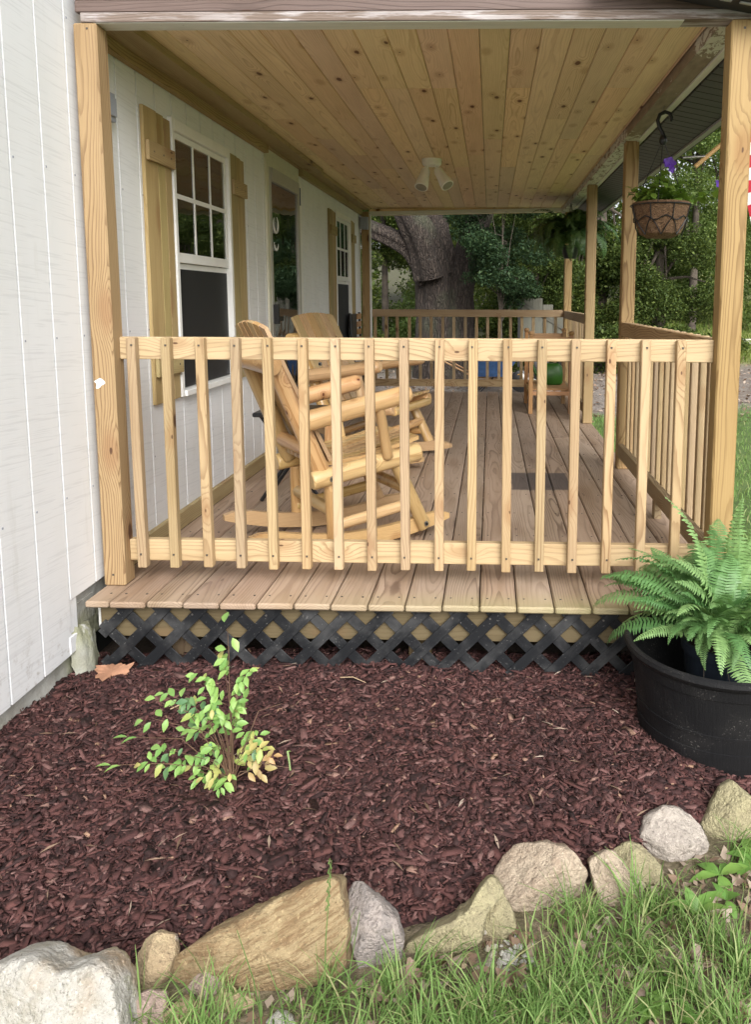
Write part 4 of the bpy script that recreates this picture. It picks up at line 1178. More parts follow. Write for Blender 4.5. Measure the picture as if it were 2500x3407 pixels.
for yy in (10.35, 10.85):
    tube('handle', [(0.75, yy, gb_ + 0.55), (1.25, yy, gb_ + 0.29), (2.0, yy + (10.6 - yy) * 0.6, gb_ + 0.2)], 0.016, M['shelf'], wb)
    tube('leg', [(1.32, yy, gb_ + 0.28), (1.36, yy, gb_ + 0.0), (1.6, yy, gb_ + 0.28)], 0.012, M['black'], wb)
tube('wheel', [(2.08, 10.56, gb_ + 0.19), (2.08, 10.58, gb_ + 0.19), (2.08, 10.62, gb_ + 0.19), (2.08, 10.64, gb_ + 0.19)], [0.15, 0.19, 0.19, 0.15], M['black'], wb, 24)
gd = empty('goose_figure', (2.12, 9.6, gz(2.12, 9.6)), 'white plastic goose figure on the gravel near the far railing', 'garden figure')
g0 = gz(2.12, 9.6)
gw = plain('goose_white', (0.6, 0.58, 0.52), 0.5, var=0.08)
tube('body', [(2.02, 9.6, g0 + 0.42), (2.05, 9.6, g0 + 0.40), (2.12, 9.6, g0 + 0.33), (2.22, 9.6, g0 + 0.26), (2.34, 9.6, g0 + 0.22), (2.42, 9.6, g0 + 0.22)], [0.01, 0.032, 0.04, 0.085, 0.08, 0.02], gw, gd, 14)
tube('beak', [(2.03, 9.6, g0 + 0.41), (1.985, 9.6, g0 + 0.40)], [0.012, 0.004], plain('beak', (0.5, 0.25, 0.04)), gd, 8)
tube('stand', [(2.24, 9.6, g0), (2.24, 9.6, g0 + 0.2)], 0.02, M['black'], gd)
tl = empty('utility_trailer', (2.9, 12.6, gz(2.9, 12.6)), 'weathered grey plank trailer parked under the trees beyond the far railing', 'trailer')
wgm = wood('weathered_planks', (0.115, 0.115, 0.095), (0.07, 0.07, 0.058), (0.05, 0.05, 0.04), knots=0.4, freq=50, rough=0.85, var=0.25)
g0 = gz(2.9, 12.6)
for i in range(6):
    slab('plank', (2.15 + i * 0.2, 12.2, g0 + 0.45), (2.345 + i * 0.2, 12.24, g0 + 1.62 - max(0, i - 1) * 0.12), wgm, tl)
for i in range(5):
    slab('plank', (2.15, 12.25 + i * 0.22, g0 + 0.45), (2.19, 12.465 + i * 0.22, g0 + 1.6), wgm, tl)
    slab('plank', (2.2, 12.25 + i * 0.22, g0 + 0.41), (3.35, 12.465 + i * 0.22, g0 + 0.449), wgm, tl)
board('brace', (2.2, 12.19, g0 + 1.5), (3.2, 12.19, g0 + 0.9), 0.07, 0.025, wgm, tl, (0, -1, 0))
slab('corner_pole', (2.07, 12.17, g0 + 0.3), (2.13, 12.24, g0 + 1.72), M['black'], tl)
for xx in (2.5, 3.1):
    tube('wheel', [(xx, 12.15, g0 + 0.24), (xx, 12.18, g0 + 0.24), (xx, 12.27, g0 + 0.24), (xx, 12.3, g0 + 0.24)], [0.2, 0.24, 0.24, 0.2], M['black'], tl, 20)
# ------------------------------------------------------------------ ferns
def frond_mesh(name, L, W, droop, rise, mat, n=34, seed=0, curl=0.0):
    """Arching frond along local x from the origin; leaflets in pairs, each a folded blade."""
    rs = random.Random(seed)
    V, F = [], []
    pts = []
    ang = rise
    p = Vector((0, 0, 0))
    for i in range(n + 1):
        pts.append(p.copy())
        st = L / n
        p = p + Vector((math.cos(ang) * st, 0, math.sin(ang) * st))
        ang -= droop / n * (0.4 + 1.2 * i / n)
    sway = rs.uniform(-0.25, 0.25)
    for i, q in enumerate(pts): q.y += sway * L * (i / n) ** 2
    for i in range(n):
        a, b = pts[i], pts[i + 1]
        w = 0.0016
        k = len(V)
        V += [(a.x, a.y - w, a.z), (a.x, a.y + w, a.z), (b.x, b.y + w, b.z), (b.x, b.y - w, b.z)]
        F.append((k, k + 1, k + 2, k + 3))
    for i in range(3, n):
        t = i / n
        lw = W * min(1, (t * 4.5) ** 0.6) * (1 - t ** 2.6) + 0.006
        a = pts[i]; d = (pts[i + 1] - pts[i]).normalized()
        up = Vector((-d.z, 0, d.x))
        for s in (-1, 1):
            out = (Vector((0, s, 0)) + d * 0.28 + up * rs.uniform(-0.15, 0.2) - Vector((0, 0, 0.12))).normalized()
            hw = L / n * 0.5
            tip = a + out * lw * rs.uniform(0.9, 1.08) - up * lw * 0.12
            m1 = a + out * lw * 0.5 + up * 0.002
            k = len(V)
            V += [tuple(a - d * hw * 0.5), tuple(a + d * hw * 0.7), tuple(m1 + d * hw), tuple(tip + d * hw * 0.2), tuple(tip - d * hw * 0.1), tuple(m1 - d * hw)]
            F.append((k, k + 1, k + 2, k + 5)); F.append((k + 5, k + 2, k + 3, k + 4))
    return pyd(name, V, F, mat)
def fern(root, center, n, mat, Lr, Wr, droop, rise, seed, bias=None):
    rs = random.Random(seed)
    protos = [frond_mesh('frond', 1.0 * rs.uniform(0.85, 1.1), 0.158 * rs.uniform(0.85, 1.15), rs.uniform(*droop), rs.uniform(*rise), mat, 36, seed * 10 + k) for k in range(12)]
    for i in range(n):
        az = 2 * PI * (i * 0.618) + rs.uniform(-0.3, 0.3)
        me = protos[rs.randrange(12)]
        s = rs.uniform(*Lr)
        if seed == 5 and math.cos(az + PI / 2 + 0.25) > 0.35: s *= 0.62
        e = Euler((rs.uniform(-0.35, 0.35), rs.uniform(-0.35, 0.25), az))
        c = Vector(center) + Vector((math.cos(az), math.sin(az), 0)) * rs.uniform(0.0, 0.07)
        o = bpy.data.objects.new('frond', me)
        link(o, Matrix.Translation(c) @ e.to_matrix().to_4x4() @ Matrix.Diagonal((s, s * rs.uniform(0.9, 1.15), s, 1)), root)
# barrel planter with nursery pot
PX, PY = 2.335, -0.285
bp = empty('barrel_planter', (PX, PY, -0.33), 'large black plastic half barrel planter on the mulch at the right', 'planter')
prof = [(0.25, -0.36), (0.264, -0.325), (0.2665, -0.298), (0.2695, -0.297), (0.2745, -0.245), (0.2715, -0.244), (0.2765, -0.195), (0.2795, -0.194), (0.2805, -0.186), (0.2778, -0.185), (0.296, -0.06), (0.302, -0.056), (0.308, -0.02), (0.315, -0.016), (0.322, -0.008), (0.326, 0.0), (0.323, 0.013), (0.313, 0.018), (0.303, 0.014), (0.297, -0.01), (0.262, -0.24), (0.255, -0.25), (0.0, -0.25)]
lathe('barrel', prof, M['barrel'], Matrix.Translation((PX, PY, 0)), bp, 96, ripple=lambda th, z: -0.004 * max(0, 1 - abs(((th * 16 / (2 * PI)) % 1) - 0.5) * 18) if -0.3 < z < -0.02 else 0)
np_ = empty('nursery_pot', (PX, PY, -0.25), 'dark ribbed nursery pot standing inside the black barrel planter', 'pot')
lathe('pot', [(0.105, -0.249), (0.128, -0.01), (0.136, -0.008), (0.138, 0.025), (0.13, 0.028), (0.124, -0.01), (0.0, -0.012)], M['nursery'], Matrix.Translation((PX + 0.0, PY - 0.02, 0)), np_, 72, ripple=lambda th, z: 0.012 * (1 if math.sin(th * 24) > 0 else 0) if z < -0.02 else 0)
lathe('soil', [(0.0, -0.004), (0.07, -0.002), (0.122, -0.008)], M['mulchbase'], Matrix.Translation((PX, PY - 0.02, 0)), np_, 24)
ff = empty('potted_fern', (PX, PY - 0.02, 0.0), 'bright green Boston fern spreading over the black barrel planter', 'fern')
fern(ff, (PX, PY - 0.0, 0.03), 165, M['fern'], (0.26, 0.5), (0.1, 0.1), (1.1, 2.3), (0.5, 1.42), 5)
for i in range(5):
    a = -2.2 + i * 0.5
    tube('dry_stem', [(PX + 0.12 * math.cos(a), PY + 0.12 * math.sin(a), 0.01), (PX + 0.15 * math.cos(a), PY + 0.15 * math.sin(a), -0.03), (PX + 0.18 * math.cos(a + 0.1), PY + 0.17 * math.sin(a), -0.10)], 0.0012, M['twig'], ff, 5)
# hanging fern at the far right
HX, HY = 2.40, 5.72
hf = empty('hanging_fern', (HX, HY, 1.6), 'dark hanging fern drooping from the beam at the far right corner', 'fern')
lathe('pot', [(0.0, 1.60), (0.07, 1.60), (0.10, 1.72), (0.108, 1.725), (0.108, 1.74), (0.0, 1.735)], M['black'], Matrix.Translation((HX, HY, 0)), hf, 24)
for a in (0.4, 2.5, 4.6): tube('hanger_wire', [(HX, HY, 2.19), (HX + 0.1 * math.cos(a), HY + 0.1 * math.sin(a), 1.735)], 0.003, M['black'], hf, 5)
fern(hf, (HX, HY, 1.78), 150, M['fern_dark'], (0.42, 0.66), (0.1, 0.1), (2.2, 3.6), (0.5, 1.35), 9)

# petunias in the basket
def leaf_mesh(name, L, W, mat, fold=0.12, droop=0.15):
    pts = [(0, 0), (0.22, 0.32), (0.5, 0.5), (0.78, 0.3), (1, 0)]
    V, F = [], []
    for u, w in pts:
        z = -droop * L * u * u
        V += [(u * L, -w * W, z + fold * w * W), (u * L, 0, z), (u * L, w * W, z + fold * w * W)]
    for i in range(4):
        a = i * 3
        F += [(a, a + 1, a + 4, a + 3), (a + 1, a + 2, a + 5, a + 4)]
    return pyd(name, V, F, mat, True)
pet = empty('petunia', (BX, BY, 1.68), 'petunia plant with violet flowers growing in the hanging coir basket', 'flowering plant')
lm = [leaf_mesh('leaf', 0.056, 0.04, M['petunia_leaf'], 0.2, 0.3 + 0.1 * k) for k in range(4)]
rs = random.Random(21)
for k in range(24):
    a = rs.uniform(0, 2 * PI); rr = rs.uniform(0.02, 0.15)
    up = rs.uniform(0.06, 0.19) if rr < 0.1 else rs.uniform(0.03, 0.1)
    p0 = Vector((BX + 0.5 * rr * math.cos(a), BY + 0.5 * rr * math.sin(a), 1.67))
    p1 = Vector((BX + rr * 1.1 * math.cos(a), BY + rr * 1.1 * math.sin(a), 1.68 + up))
    if k in (1, 2): a = 0.25 * (k - 1.5); p0 = Vector((BX + 0.1, BY, 1.68)); p1 = Vector((BX + 0.27 + 0.03 * k, BY + 0.04 * k, 1.74 + 0.02 * k))
    tube('stem', [p0, p0.lerp(p1, 0.5) + Vector((0, 0, 0.02)), p1], 0.0022, M['gstem'], pet, 5)
    for j in range(11):
        q = p0.lerp(p1, 0.25 + 0.75 * j / 10)
        e = Euler((rs.uniform(-0.5, 0.5), rs.uniform(-0.7, 0.5), rs.uniform(0, 2 * PI)))
        s = rs.uniform(0.7, 1.35)
        link(bpy.data.objects.new('leaf', lm[rs.randrange(4)]), Matrix.Translation(q) @ e.to_matrix().to_4x4() @ Matrix.Diagonal((s, s, s, 1)), pet)
def flower(c, nrm, s):
    V = [(0, 0, -0.02 * s)]
    for i in range(20):
        a = 2 * PI * i / 20
        r = s * 0.035 * (0.86 + 0.14 * math.cos(5 * a))
        V.append((r * math.cos(a), r * math.sin(a), 0.004 * s * math.sin(10 * a)))
    F = [(0, i, i % 20 + 1) for i in range(1, 21)]
    q = Vector(nrm).to_track_quat('Z', 'Y').to_matrix().to_4x4()
    obj('flower', pyd('flower', V, F, M['petal'], True), Matrix.Translation(Vector(c)) @ q, pet)
flower((BX + 0.03, BY - 0.05, 1.895), (0.1, -1, 0.4), 1.1); flower((BX + 0.045, BY - 0.03, 1.87), (0.6, -1, 0.0), 0.8); flower((BX + 0.33, BY + 0.05, 1.80), (0.3, -1, 0.3), 0.85); flower((BX + 0.35, BY + 0.03, 1.775), (0.1, -1, -0.2), 0.6); flower((BX + 0.02, BY - 0.02, 1.91), (-0.5, -0.8, 0.5), 0.7)

# ------------------------------------------------------------------ young shrub in the mulch
BB = Vector((0.777, -0.72, -0.31))
sh = empty('shrub', tuple(BB), 'young leafy shrub with light green and yellowing leaves in the mulch', 'shrub')
cl = [(-0.012, 0.412, 9, 'g'), (-0.041, 0.356, 10, 'g'), (0.061, 0.386, 8, 'g'), (0.026, 0.336, 8, 'g'), (-0.08, 0.369, 4, 'g'), (-0.097, 0.299, 8, 'b'), (-0.016, 0.286, 10, 'g'), (0.024, 0.272, 7, 'g'), (-0.112, 0.242, 7, 'b'), (-0.032, 0.229, 8, 'g'),
      (-0.087, 0.199, 6, 'g'), (-0.006, 0.187, 6, 'g'), (-0.24, 0.124, 5, 'g'), (-0.191, 0.154, 7, 'g'), (-0.142, 0.177, 6, 'g'), (-0.18, 0.097, 7, 'g'), (-0.118, 0.112, 9, 'g'), (-0.063, 0.121, 8, 'g'), (-0.093, 0.055, 9, 'g'), (-0.039, 0.042, 8, 'g'),
      (-0.004, 0.071, 8, 'g'), (0.054, 0.159, 8, 'g'), (0.094, 0.167, 8, 'y'), (0.111, 0.124, 6, 'p'), (0.032, 0.123, 8, 'y'), (0.085, 0.073, 8, 'p'), (-0.037, 0.092, 7, 'y'), (-0.061, 0.005, 5, 'g'), (-0.212, 0.289, 3, 'g'), (-0.234, 0.246, 3, 'g'), (-0.16, 0.325, 3, 'g'), (-0.03, 0.165, 6, 'g'), (0.012, 0.225, 6, 'g'), (-0.025, 0.315, 6, 'g'), (-0.06, 0.265, 5, 'g'), (0.005, 0.521, 1, 'g'), (0.024, 0.485, 1, 'g')]
mats = {'g': 'leaf_green', 'b': 'leaf_blgreen', 'y': 'leaf_yellow', 'p': 'leaf_peach'}
lms = {k: [leaf_mesh('leaf', 0.031, 0.0165, M[v], 0.35, 0.12 + 0.15 * i) for i in range(3)] for k, v in mats.items()}
rs = random.Random(5)
for (dx_, dz_, n, kk) in cl:
    n = round(n * 1.2) if n > 1 else n
    dyp = rs.uniform(-0.05, 0.05)
    dx_ *= 0.92
    p1 = BB + Vector((dx_, dyp, dz_ + 0.01))
    p0 = BB + Vector((rs.uniform(-0.012, 0.012), rs.uniform(-0.012, 0.012), rs.uniform(0.0, 0.02) if dz_ < 0.2 else 0.08))
    mid = p0.lerp(p1, 0.55) + Vector((-dx_ * 0.25, 0, 0.025 + 0.05 * abs(dx_)))
    tube('stem', [p0, p0.lerp(mid, 0.5) + Vector((0, 0, 0.012)), mid, p1], [0.0018, 0.0014, 0.001, 0.0007], M['stem'], sh, 5)
    dirv = (p1 - mid); dirv.z *= 0.4; dirv.normalize()
    az = math.atan2(dirv.y, dirv.x)
    for j in range(n):
        t_ = j / max(1, n - 1)
        q = p1 + dirv * (0.028 - 0.062 * t_) + Vector((rs.uniform(-.01, .01), rs.uniform(-.015, .015), rs.uniform(-.01, .01)))
        side = 0 if j == 0 else (1 if j % 2 else -1)
        e = Euler((rs.uniform(-0.3, 0.3) + 0.6, rs.uniform(-0.25, 0.25), az + side * rs.uniform(0.7, 1.3) + rs.uniform(-0.2, 0.2)), 'XYZ')
        # lay the blade roughly flat, tipped towards the light at the front
        Rm = Matrix.Rotation(-0.0, 4, 'X') @ Matrix.Rotation(e.z, 4, 'Z') @ Matrix.Rotation(e.y, 4, 'Y') @ Matrix.Rotation(e.x - 0.6, 4, 'X')
        s = rs.uniform(0.75, 1.3) * (1.25 if n == 1 else 1)
        k2 = kk if rs.random() < 0.85 else rs.choice('gyb')
        link(bpy.data.objects.new('leaf', lms[k2][rs.randrange(3)]), Matrix.Translation(q) @ Matrix.Rotation(0.62, 4, 'X') @ Rm @ Matrix.Diagonal((s, s, s, 1)), sh)
for (a, b) in (((-0.33, 0.05, 0.16), 1), ((0.14, 0.06, 0.27), 0), ((-0.2, -0.04, 0.33), 0), ((-0.36, 0.0, 0.1), 1), ((0.17, 0.02, 0.09), 0)):
    tube('stem', [BB + Vector((0, 0, 0.06)), BB + Vector((a[0] * 0.5, a[1], a[2] * 0.8 + 0.03)), BB + Vector(a)], [0.0016, 0.0013, 0.0007], M['stem'], sh, 5)
    if b:
        for j in range(2): link(bpy.data.objects.new('leaf', lms['g'][j]), Matrix.Translation(BB + Vector(a) + Vector((0.03 * j, 0, 0))) @ Matrix.Rotation(PI + 0.4 * j, 4, 'Z') @ Matrix.Diagonal((1.5, 1.0, 1.5, 1)), sh)
spr = tube('sprout', [(0.93, -0.62, -0.31), (0.925, -0.62, -0.25), (0.922, -0.625, -0.215)], [0.003, 0.0028, 0.0035], plain('sprout_green', (0.3, 0.42, 0.17), 0.6), None, 6)
tag(spr, 'single pale green sprout poking out of the mulch right of the shrub', 'sprout')
obj('leaf', lms['g'][0], Matrix.Translation((0.922, -0.625, -0.216)) @ Matrix.Rotation(0.5, 4, 'Z') @ Matrix.Diagonal((0.35, 0.5, 0.5, 1)), spr)

# ------------------------------------------------------------------ mulch chips
def rotm(az, el, ro):
    ca, sa, ce, se, cr_, sr = np.cos(az), np.sin(az), np.cos(el), np.sin(el), np.cos(ro), np.sin(ro)
    R = np.empty((len(az), 3, 3))
    R[:, :, 0] = np.stack([ca * ce, sa * ce, se], 1)
    yx = np.stack([-sa, ca, np.zeros_like(az)], 1); zx = np.cross(R[:, :, 0], yx)
    R[:, :, 1] = yx * cr_[:, None] + zx * sr[:, None]
    R[:, :, 2] = -yx * sr[:, None] + zx * cr_[:, None]
    return R
def chips(n, Lm, Lx, name, flat, lift):
    x = rng.uniform(-0.08, 2.85, n)
    e = np.interp(x, [q[0] for q in EDGE], [q[1] for q in EDGE])
    y = e + 0.01 + rng.uniform(0, 1, n) * (0.2 - e)
    keep = (np.hypot(x - PX, y - PY) > 0.262)
    x, y = x[keep], y[keep]; n = len(x)
    z = np.array([mulch_z(a, b) for a, b in zip(x, y)]) + rng.uniform(-0.003, lift, n)
    L = np.minimum(rng.gamma(2.2, Lm / 2.2, n) + 0.008, Lx); W = L * (rng.uniform(0.2, 0.8, n) if name != 'b' else rng.uniform(0.08, 0.4, n)); W = np.minimum(W, 0.028); T = np.minimum(W, 0.008) * rng.uniform(0.25, 0.8, n)
    base = np.array([(-.5, -.3, -.5), (.5, -.22, -.5), (.5, .25, -.5), (-.5, .3, -.5), (-.42, -.38, .5), (.36, -.42, .5), (.42, .38, .5), (-.3, .45, .5)])
    Vv = base[None] + rng.uniform(-.12, .12, (n, 8, 3))
    Vv = Vv * np.stack([L, W, T], 1)[:, None, :]
    bend = rng.uniform(-0.25, 0.25, n)
    Vv[:, :, 2] += bend[:, None] * (Vv[:, :, 0] ** 2) / L[:, None]
    R = rotm(rng.uniform(0, 2 * PI, n), rng.normal(0, flat, n), rng.normal(0, flat * 1.4, n))
    Vv = np.einsum('nij,nkj->nki', R, Vv) + np.stack([x, y, z], 1)[:, None, :]
    fb = np.array([(0, 3, 2, 1), (4, 5, 6, 7), (0, 1, 5, 4), (1, 2, 6, 5), (2, 3, 7, 6), (3, 0, 4, 7)])
    F = (np.arange(n)[:, None, None] * 8 + fb[None]).reshape(-1, 4)
    return Vv.reshape(-1, 3), F
V1, F1 = chips(36000, 0.021, 0.065, 'a', 0.28, 0.012)
V2_, F2 = chips(44000, 0.013, 0.04, 'b', 0.5, 0.013)
V3_, F3 = chips(2300, 0.04, 0.085, 'c', 0.16, 0.015)
tag(obj('mulch', np_mesh('mulch', np.vstack([V1, V2_, V3_]), np.vstack([F1, F2 + len(V1), F3 + len(V1) + len(V2_)]), M['mulch'])), kind='stuff')

n = 170
x = rng.uniform(0.0, 2.5, n); e = np.interp(x, [q[0] for q in EDGE], [q[1] for q in EDGE]); y = e + 0.05 + rng.uniform(0, 1, n) * (0.08 - e)
k = np.hypot(x - PX, y - PY) > 0.3
x, y = x[k], y[k]; n = len(x)
Lq = rng.uniform(0.015, 0.06, n); Wq = Lq * rng.uniform(0.06, 0.16, n)
Vv = np.array([(-.5, 0, 0), (0, -.5, .06), (.5, 0, 0), (0, .5, .06)])[None] * np.stack([Lq, Wq, Lq], 1)[:, None, :]
Vv = np.einsum('nij,nkj->nki', rotm(rng.uniform(0, 6.28, n), rng.normal(0, .2, n), rng.normal(0, .3, n)), Vv) + np.stack([x, y, np.array([mulch_z(a, b) for a, b in zip(x, y)]) + 0.019], 1)[:, None]
tag(obj('mulch_debris', np_mesh('mulch_debris', Vv.reshape(-1, 3), np.arange(n * 4).reshape(-1, 4), M['deadlitter'])), kind='stuff')

# ------------------------------------------------------------------ edging stones
ROCKS = {
'R1':((0.68,-1.489,-0.36),[(-0.164,0.178),(-0.129,0.195),(-0.081,0.2),(-0.039,0.187),(-0.018,0.176),(0.042,0.191),(0.072,0.184),(0.097,0.156),(0.115,0.11),(0.126,0.065),(0.129,0.013),(0.072,-0.024),(-0.056,-0.028),(-0.176,0.006),(-0.21,0.08),(-0.207,0.158)]),
'R2':((0.788,-1.303,-0.36),[(-0.052,0.014),(-0.046,0.065),(-0.033,0.096),(-0.007,0.11),(0.032,0.1),(0.045,0.072),(0.038,0.029),(0.017,0.003),(-0.021,-0.015),(-0.05,-0.011)]),
'R3':((0.82,-1.405,-0.36),[(-0.05,0.048),(-0.031,0.064),(-0.008,0.074),(0.027,0.07),(0.036,0.05),(0.034,0.003),(-0.017,-0.01),(-0.045,0.009)]),
'R4':((1.04,-1.268,-0.36),[(-0.221,0.004),(-0.21,0.047),(-0.127,0.098),(-0.046,0.136),(0.035,0.174),(0.119,0.204),(0.152,0.2),(0.16,0.167),(0.178,0.113),(0.187,0.03),(0.137,0.003),(0.014,-0.017),(-0.088,-0.028),(-0.182,-0.03),(-0.214,-0.022)]),
'R5':((0.917,-1.33,-0.36),[(-0.045,0.024),(-0.031,0.045),(-0.007,0.058),(0.024,0.05),(0.04,0.03),(0.031,0.005),(-0.008,-0.008),(-0.036,-0.005)]),
'R6':((1.271,-1.235,-0.36),[(-0.073,0.151),(-0.067,0.176),(-0.045,0.175),(0.006,0.143),(0.057,0.103),(0.073,0.058),(0.067,0.013),(0.038,-0.022),(-0.015,-0.022),(-0.046,0.037),(-0.062,0.109)]),
'R7':((1.483,-1.173,-0.36),[(-0.146,0.01),(-0.087,0.039),(-0.022,0.068),(0.021,0.098),(0.043,0.136),(0.071,0.153),(0.087,0.137),(0.101,0.113),(0.063,0.089),(0.053,0.056),(0.044,0.019),(-0.021,-0.005),(-0.074,-0.022),(-0.137,-0.014)]),
'R7b':((1.569,-1.137,-0.36),[(-0.042,0.041),(-0.026,0.075),(0.008,0.095),(0.035,0.057),(0.043,0.024),(0.019,-0.005),(-0.036,-0.013)]),
'R8':((1.681,-1.044,-0.36),[(-0.129,0.059),(-0.103,0.111),(-0.073,0.137),(-0.002,0.151),(0.057,0.145),(0.098,0.12),(0.122,0.074),(0.108,0.034),(0.076,-0.002),(0.018,-0.02),(-0.051,-0.014),(-0.103,0.009)]),
'R9':((1.868,-1.023,-0.36),[(-0.066,0.097),(-0.021,0.124),(0.008,0.119),(0.041,0.083),(0.086,0.044),(0.066,0.008),(-0.005,-0.016),(-0.034,-0.009),(-0.052,0.031)]),
'R9b':((1.943,-0.949,-0.36),[(-0.078,0.07),(-0.026,0.096),(0.011,0.093),(0.062,0.044),(0.068,0.018),(0.048,-0.012),(-0.008,0.001),(-0.054,0.031)]),
'R10':((2.054,-0.854,-0.36),[(-0.091,0.056),(-0.069,0.102),(-0.015,0.131),(0.036,0.126),(0.084,0.093),(0.112,0.037),(0.087,-0.002),(0.023,-0.017),(-0.039,-0.015),(-0.081,0.017)]),
'R11':((2.245,-0.775,-0.36),[(-0.088,0.041),(-0.062,0.071),(-0.018,0.14),(0.015,0.156),(0.067,0.114),(0.12,0.068),(0.11,-0.007),(-0.02,-0.021),(-0.067,-0.01)]),
'R12':((0.9,-1.409,-0.36),[(-0.048,0.033),(-0.029,0.053),(-0.01,0.067),(0.011,0.062),(0.039,0.027),(0.039,-0.008),(-0.038,-0.01)]),
'R13':((1.107,-1.402,-0.36),[(-0.035,0.025),(-0.013,0.043),(0.018,0.034),(0.035,0.007),(-0.017,-0.006)]),
'R14':((0.983,-1.353,-0.36),[(-0.054,0.021),(-0.022,0.04),(0.014,0.038),(0.05,0.024),(0.047,0.007),(-0.006,-0.006),(-0.046,0.001)])}
RL = {'R1': ('st_white', 'big pale white boulder at the lower left corner'), 'R2': ('st_tan', 'upright tan and white stone between the white boulder and the slab'),
      'R3': ('st_pink', 'small pinkish stone right beside the white boulder'), 'R4': ('st_slab', 'long tan layered sandstone slab edging the mulch'), 'R5': ('st_pink', 'small round pinkish grey stone in front of the slab'),
      'R6': ('st_grey', 'grey pointed stone right of the tan slab'), 'R7': ('st_olive', 'long low yellowish stone between the grey stone and the round boulder'), 'R7b': ('st_olive', 'lichen covered lump against the right end of the low yellowish stone'),
      'R8': ('st_beige', 'large round beige boulder in the middle of the edging'), 'R9': ('st_beige', 'beige stone with a lichen stone leaning on it, right of the round boulder'), 'R9b': ('st_olive', 'dark lichen stone leaning on the beige one'),
      'R10': ('st_pale', 'whitish rounded stone right of the leaning stones'), 'R11': ('st_olive', 'yellowish angular stone at the right end of the edging'), 'R12': ('st_tan', 'small rusty stone half out of frame at the bottom'),
      'R13': ('st_white', 'small white stone in the grass at the bottom edge'), 'R14': ('st_tan', 'flat tan stone in the grass under the slab')}
def rock(key):
    B, pts = ROCKS[key]
    mat, label = RL[key]
    sd_ = sum(map(ord, key))
    P = np.array(pts)
    c = P.mean(0)
    N = 110
    th = np.linspace(0, 2 * PI, N, endpoint=False)
    # polar outline: radius where a ray from the middle leaves the polygon
    rad = []
    for a in th:
        d = np.array([math.cos(a), math.sin(a)]); best = 0.02
        for p, q in zip(P, np.roll(P, -1, 0)):
            e = q - p; den = d[0] * e[1] - d[1] * e[0]
            if abs(den) < 1e-9: continue
            w = p - c
            t_ = (w[0] * e[1] - w[1] * e[0]) / den; u = (w[0] * d[1] - w[1] * d[0]) / den
            if t_ > 0 and -1e-6 <= u <= 1 + 1e-6: best = max(best, t_)
        rad.append(best)
    rad = np.array(rad)
    rad = (np.roll(rad, 1) + 6 * rad + np.roll(rad, -1)) / 8
    size = math.sqrt(abs(np.ptp(P[:, 0]) * np.ptp(P[:, 1])))
    T = (0.3 if key in ('R4', 'R1') else 0.36) * size
    nrm, vv, uu = np.array([0, -.87, .5]), np.array([0, .5, .87]), np.array([1.0, 0, 0])
    V, F = [], []
    K = 34
    fac = 0.55 if key in ('R4', 'R7', 'R1') else 0.5
    for i in range(K + 1):
        ph = PI * i / K
        tt = -math.cos(ph)
        s = max(0.0, 1 - abs(tt) ** (8.0 if key in ('R4', 'R1') else 3.6)) ** (1 / 2.8) if 0 < i < K else 0.0
        dd_ = -tt * T
        for k in range(N):
            r = rad[k] * s
            p = uu * (c[0] + r * math.cos(th[k])) + vv * (c[1] + r * math.sin(th[k])) + nrm * (dd_ - 0.25 * T)
            q = Vector(p * (1 / size) * 1.0) * 2.4 + Vector((sd_, sd_ * 0.3, 0))
            n1 = noise.noise(q); n2 = noise.noise(q * 2.7); n3 = noise.noise(q * 7)
            rd_ = abs(noise.noise(q * 1.7 + Vector((9, 2, 4))))
            n4 = noise.noise(q * 16); fc = noise.cell(q * 1.5 + Vector((noise.noise(q) * 0.8, 0, 0)))
            disp = (0.018 * n1 + 0.03 * (0.2 - rd_) * 2 + 0.022 * n2 + 0.02 * n3 + 0.012 * n4 + 0.01 * fc) * size
            ax_ = nrm * math.cos(ph) + (uu * math.cos(th[k]) + vv * math.sin(th[k])) * math.sin(ph) * 0.6
            p = p + ax_ * disp
            V.append(tuple(p))
    for i in range(K):
        for k in range(N):
            F.append((i * N + k, i * N + (k + 1) % N, (i + 1) * N + (k + 1) % N, (i + 1) * N + k))
    A_ = np.array(V); cc = A_.mean(0); rp = random.Random(sd_)
    for _ in range(6 if key in ('R4', 'R1', 'R7') else 16):
        kq = 0.35 if key in ('R4', 'R1', 'R7') else 0.7
        nv = np.array([rp.uniform(-1, 1) * kq, 0, 0]) + nrm * rp.uniform(0.5, 1.0) + vv * rp.uniform(-kq, kq)
        nv /= np.linalg.norm(nv)
        pr_ = (A_ - cc) @ nv; lim = pr_.max() * rp.uniform(0.72, 0.93)
        over = np.maximum(pr_ - lim, 0); A_ -= nv[None] * (over * 0.93)[:, None]
    for i_ in range(len(A_)):
        q = Vector(A_[i_] / size) * 6 + Vector((sd_, 3, 1))
        rg_ = 0.25 - abs(noise.noise(q * 0.7 + Vector((4, 4, 4))))
        A_[i_] += nrm * (0.03 * rg_ + 0.012 * noise.noise(q) + 0.011 * noise.noise(q * 2.6) + 0.009 * noise.noise(q * 6)) * size
    V = [tuple(p) for p in A_]
    me = pyd('edging_stone', V, F, M[mat], True)
    o = obj('edging_stone', me, Matrix.Translation(Vector(B) + Vector((0, 0, -0.01))))
    tag(o, label, 'stone', 'stones edging the mulch bed')
for k in ROCKS: rock(k)
sv = []
Vc, Fc = [], []
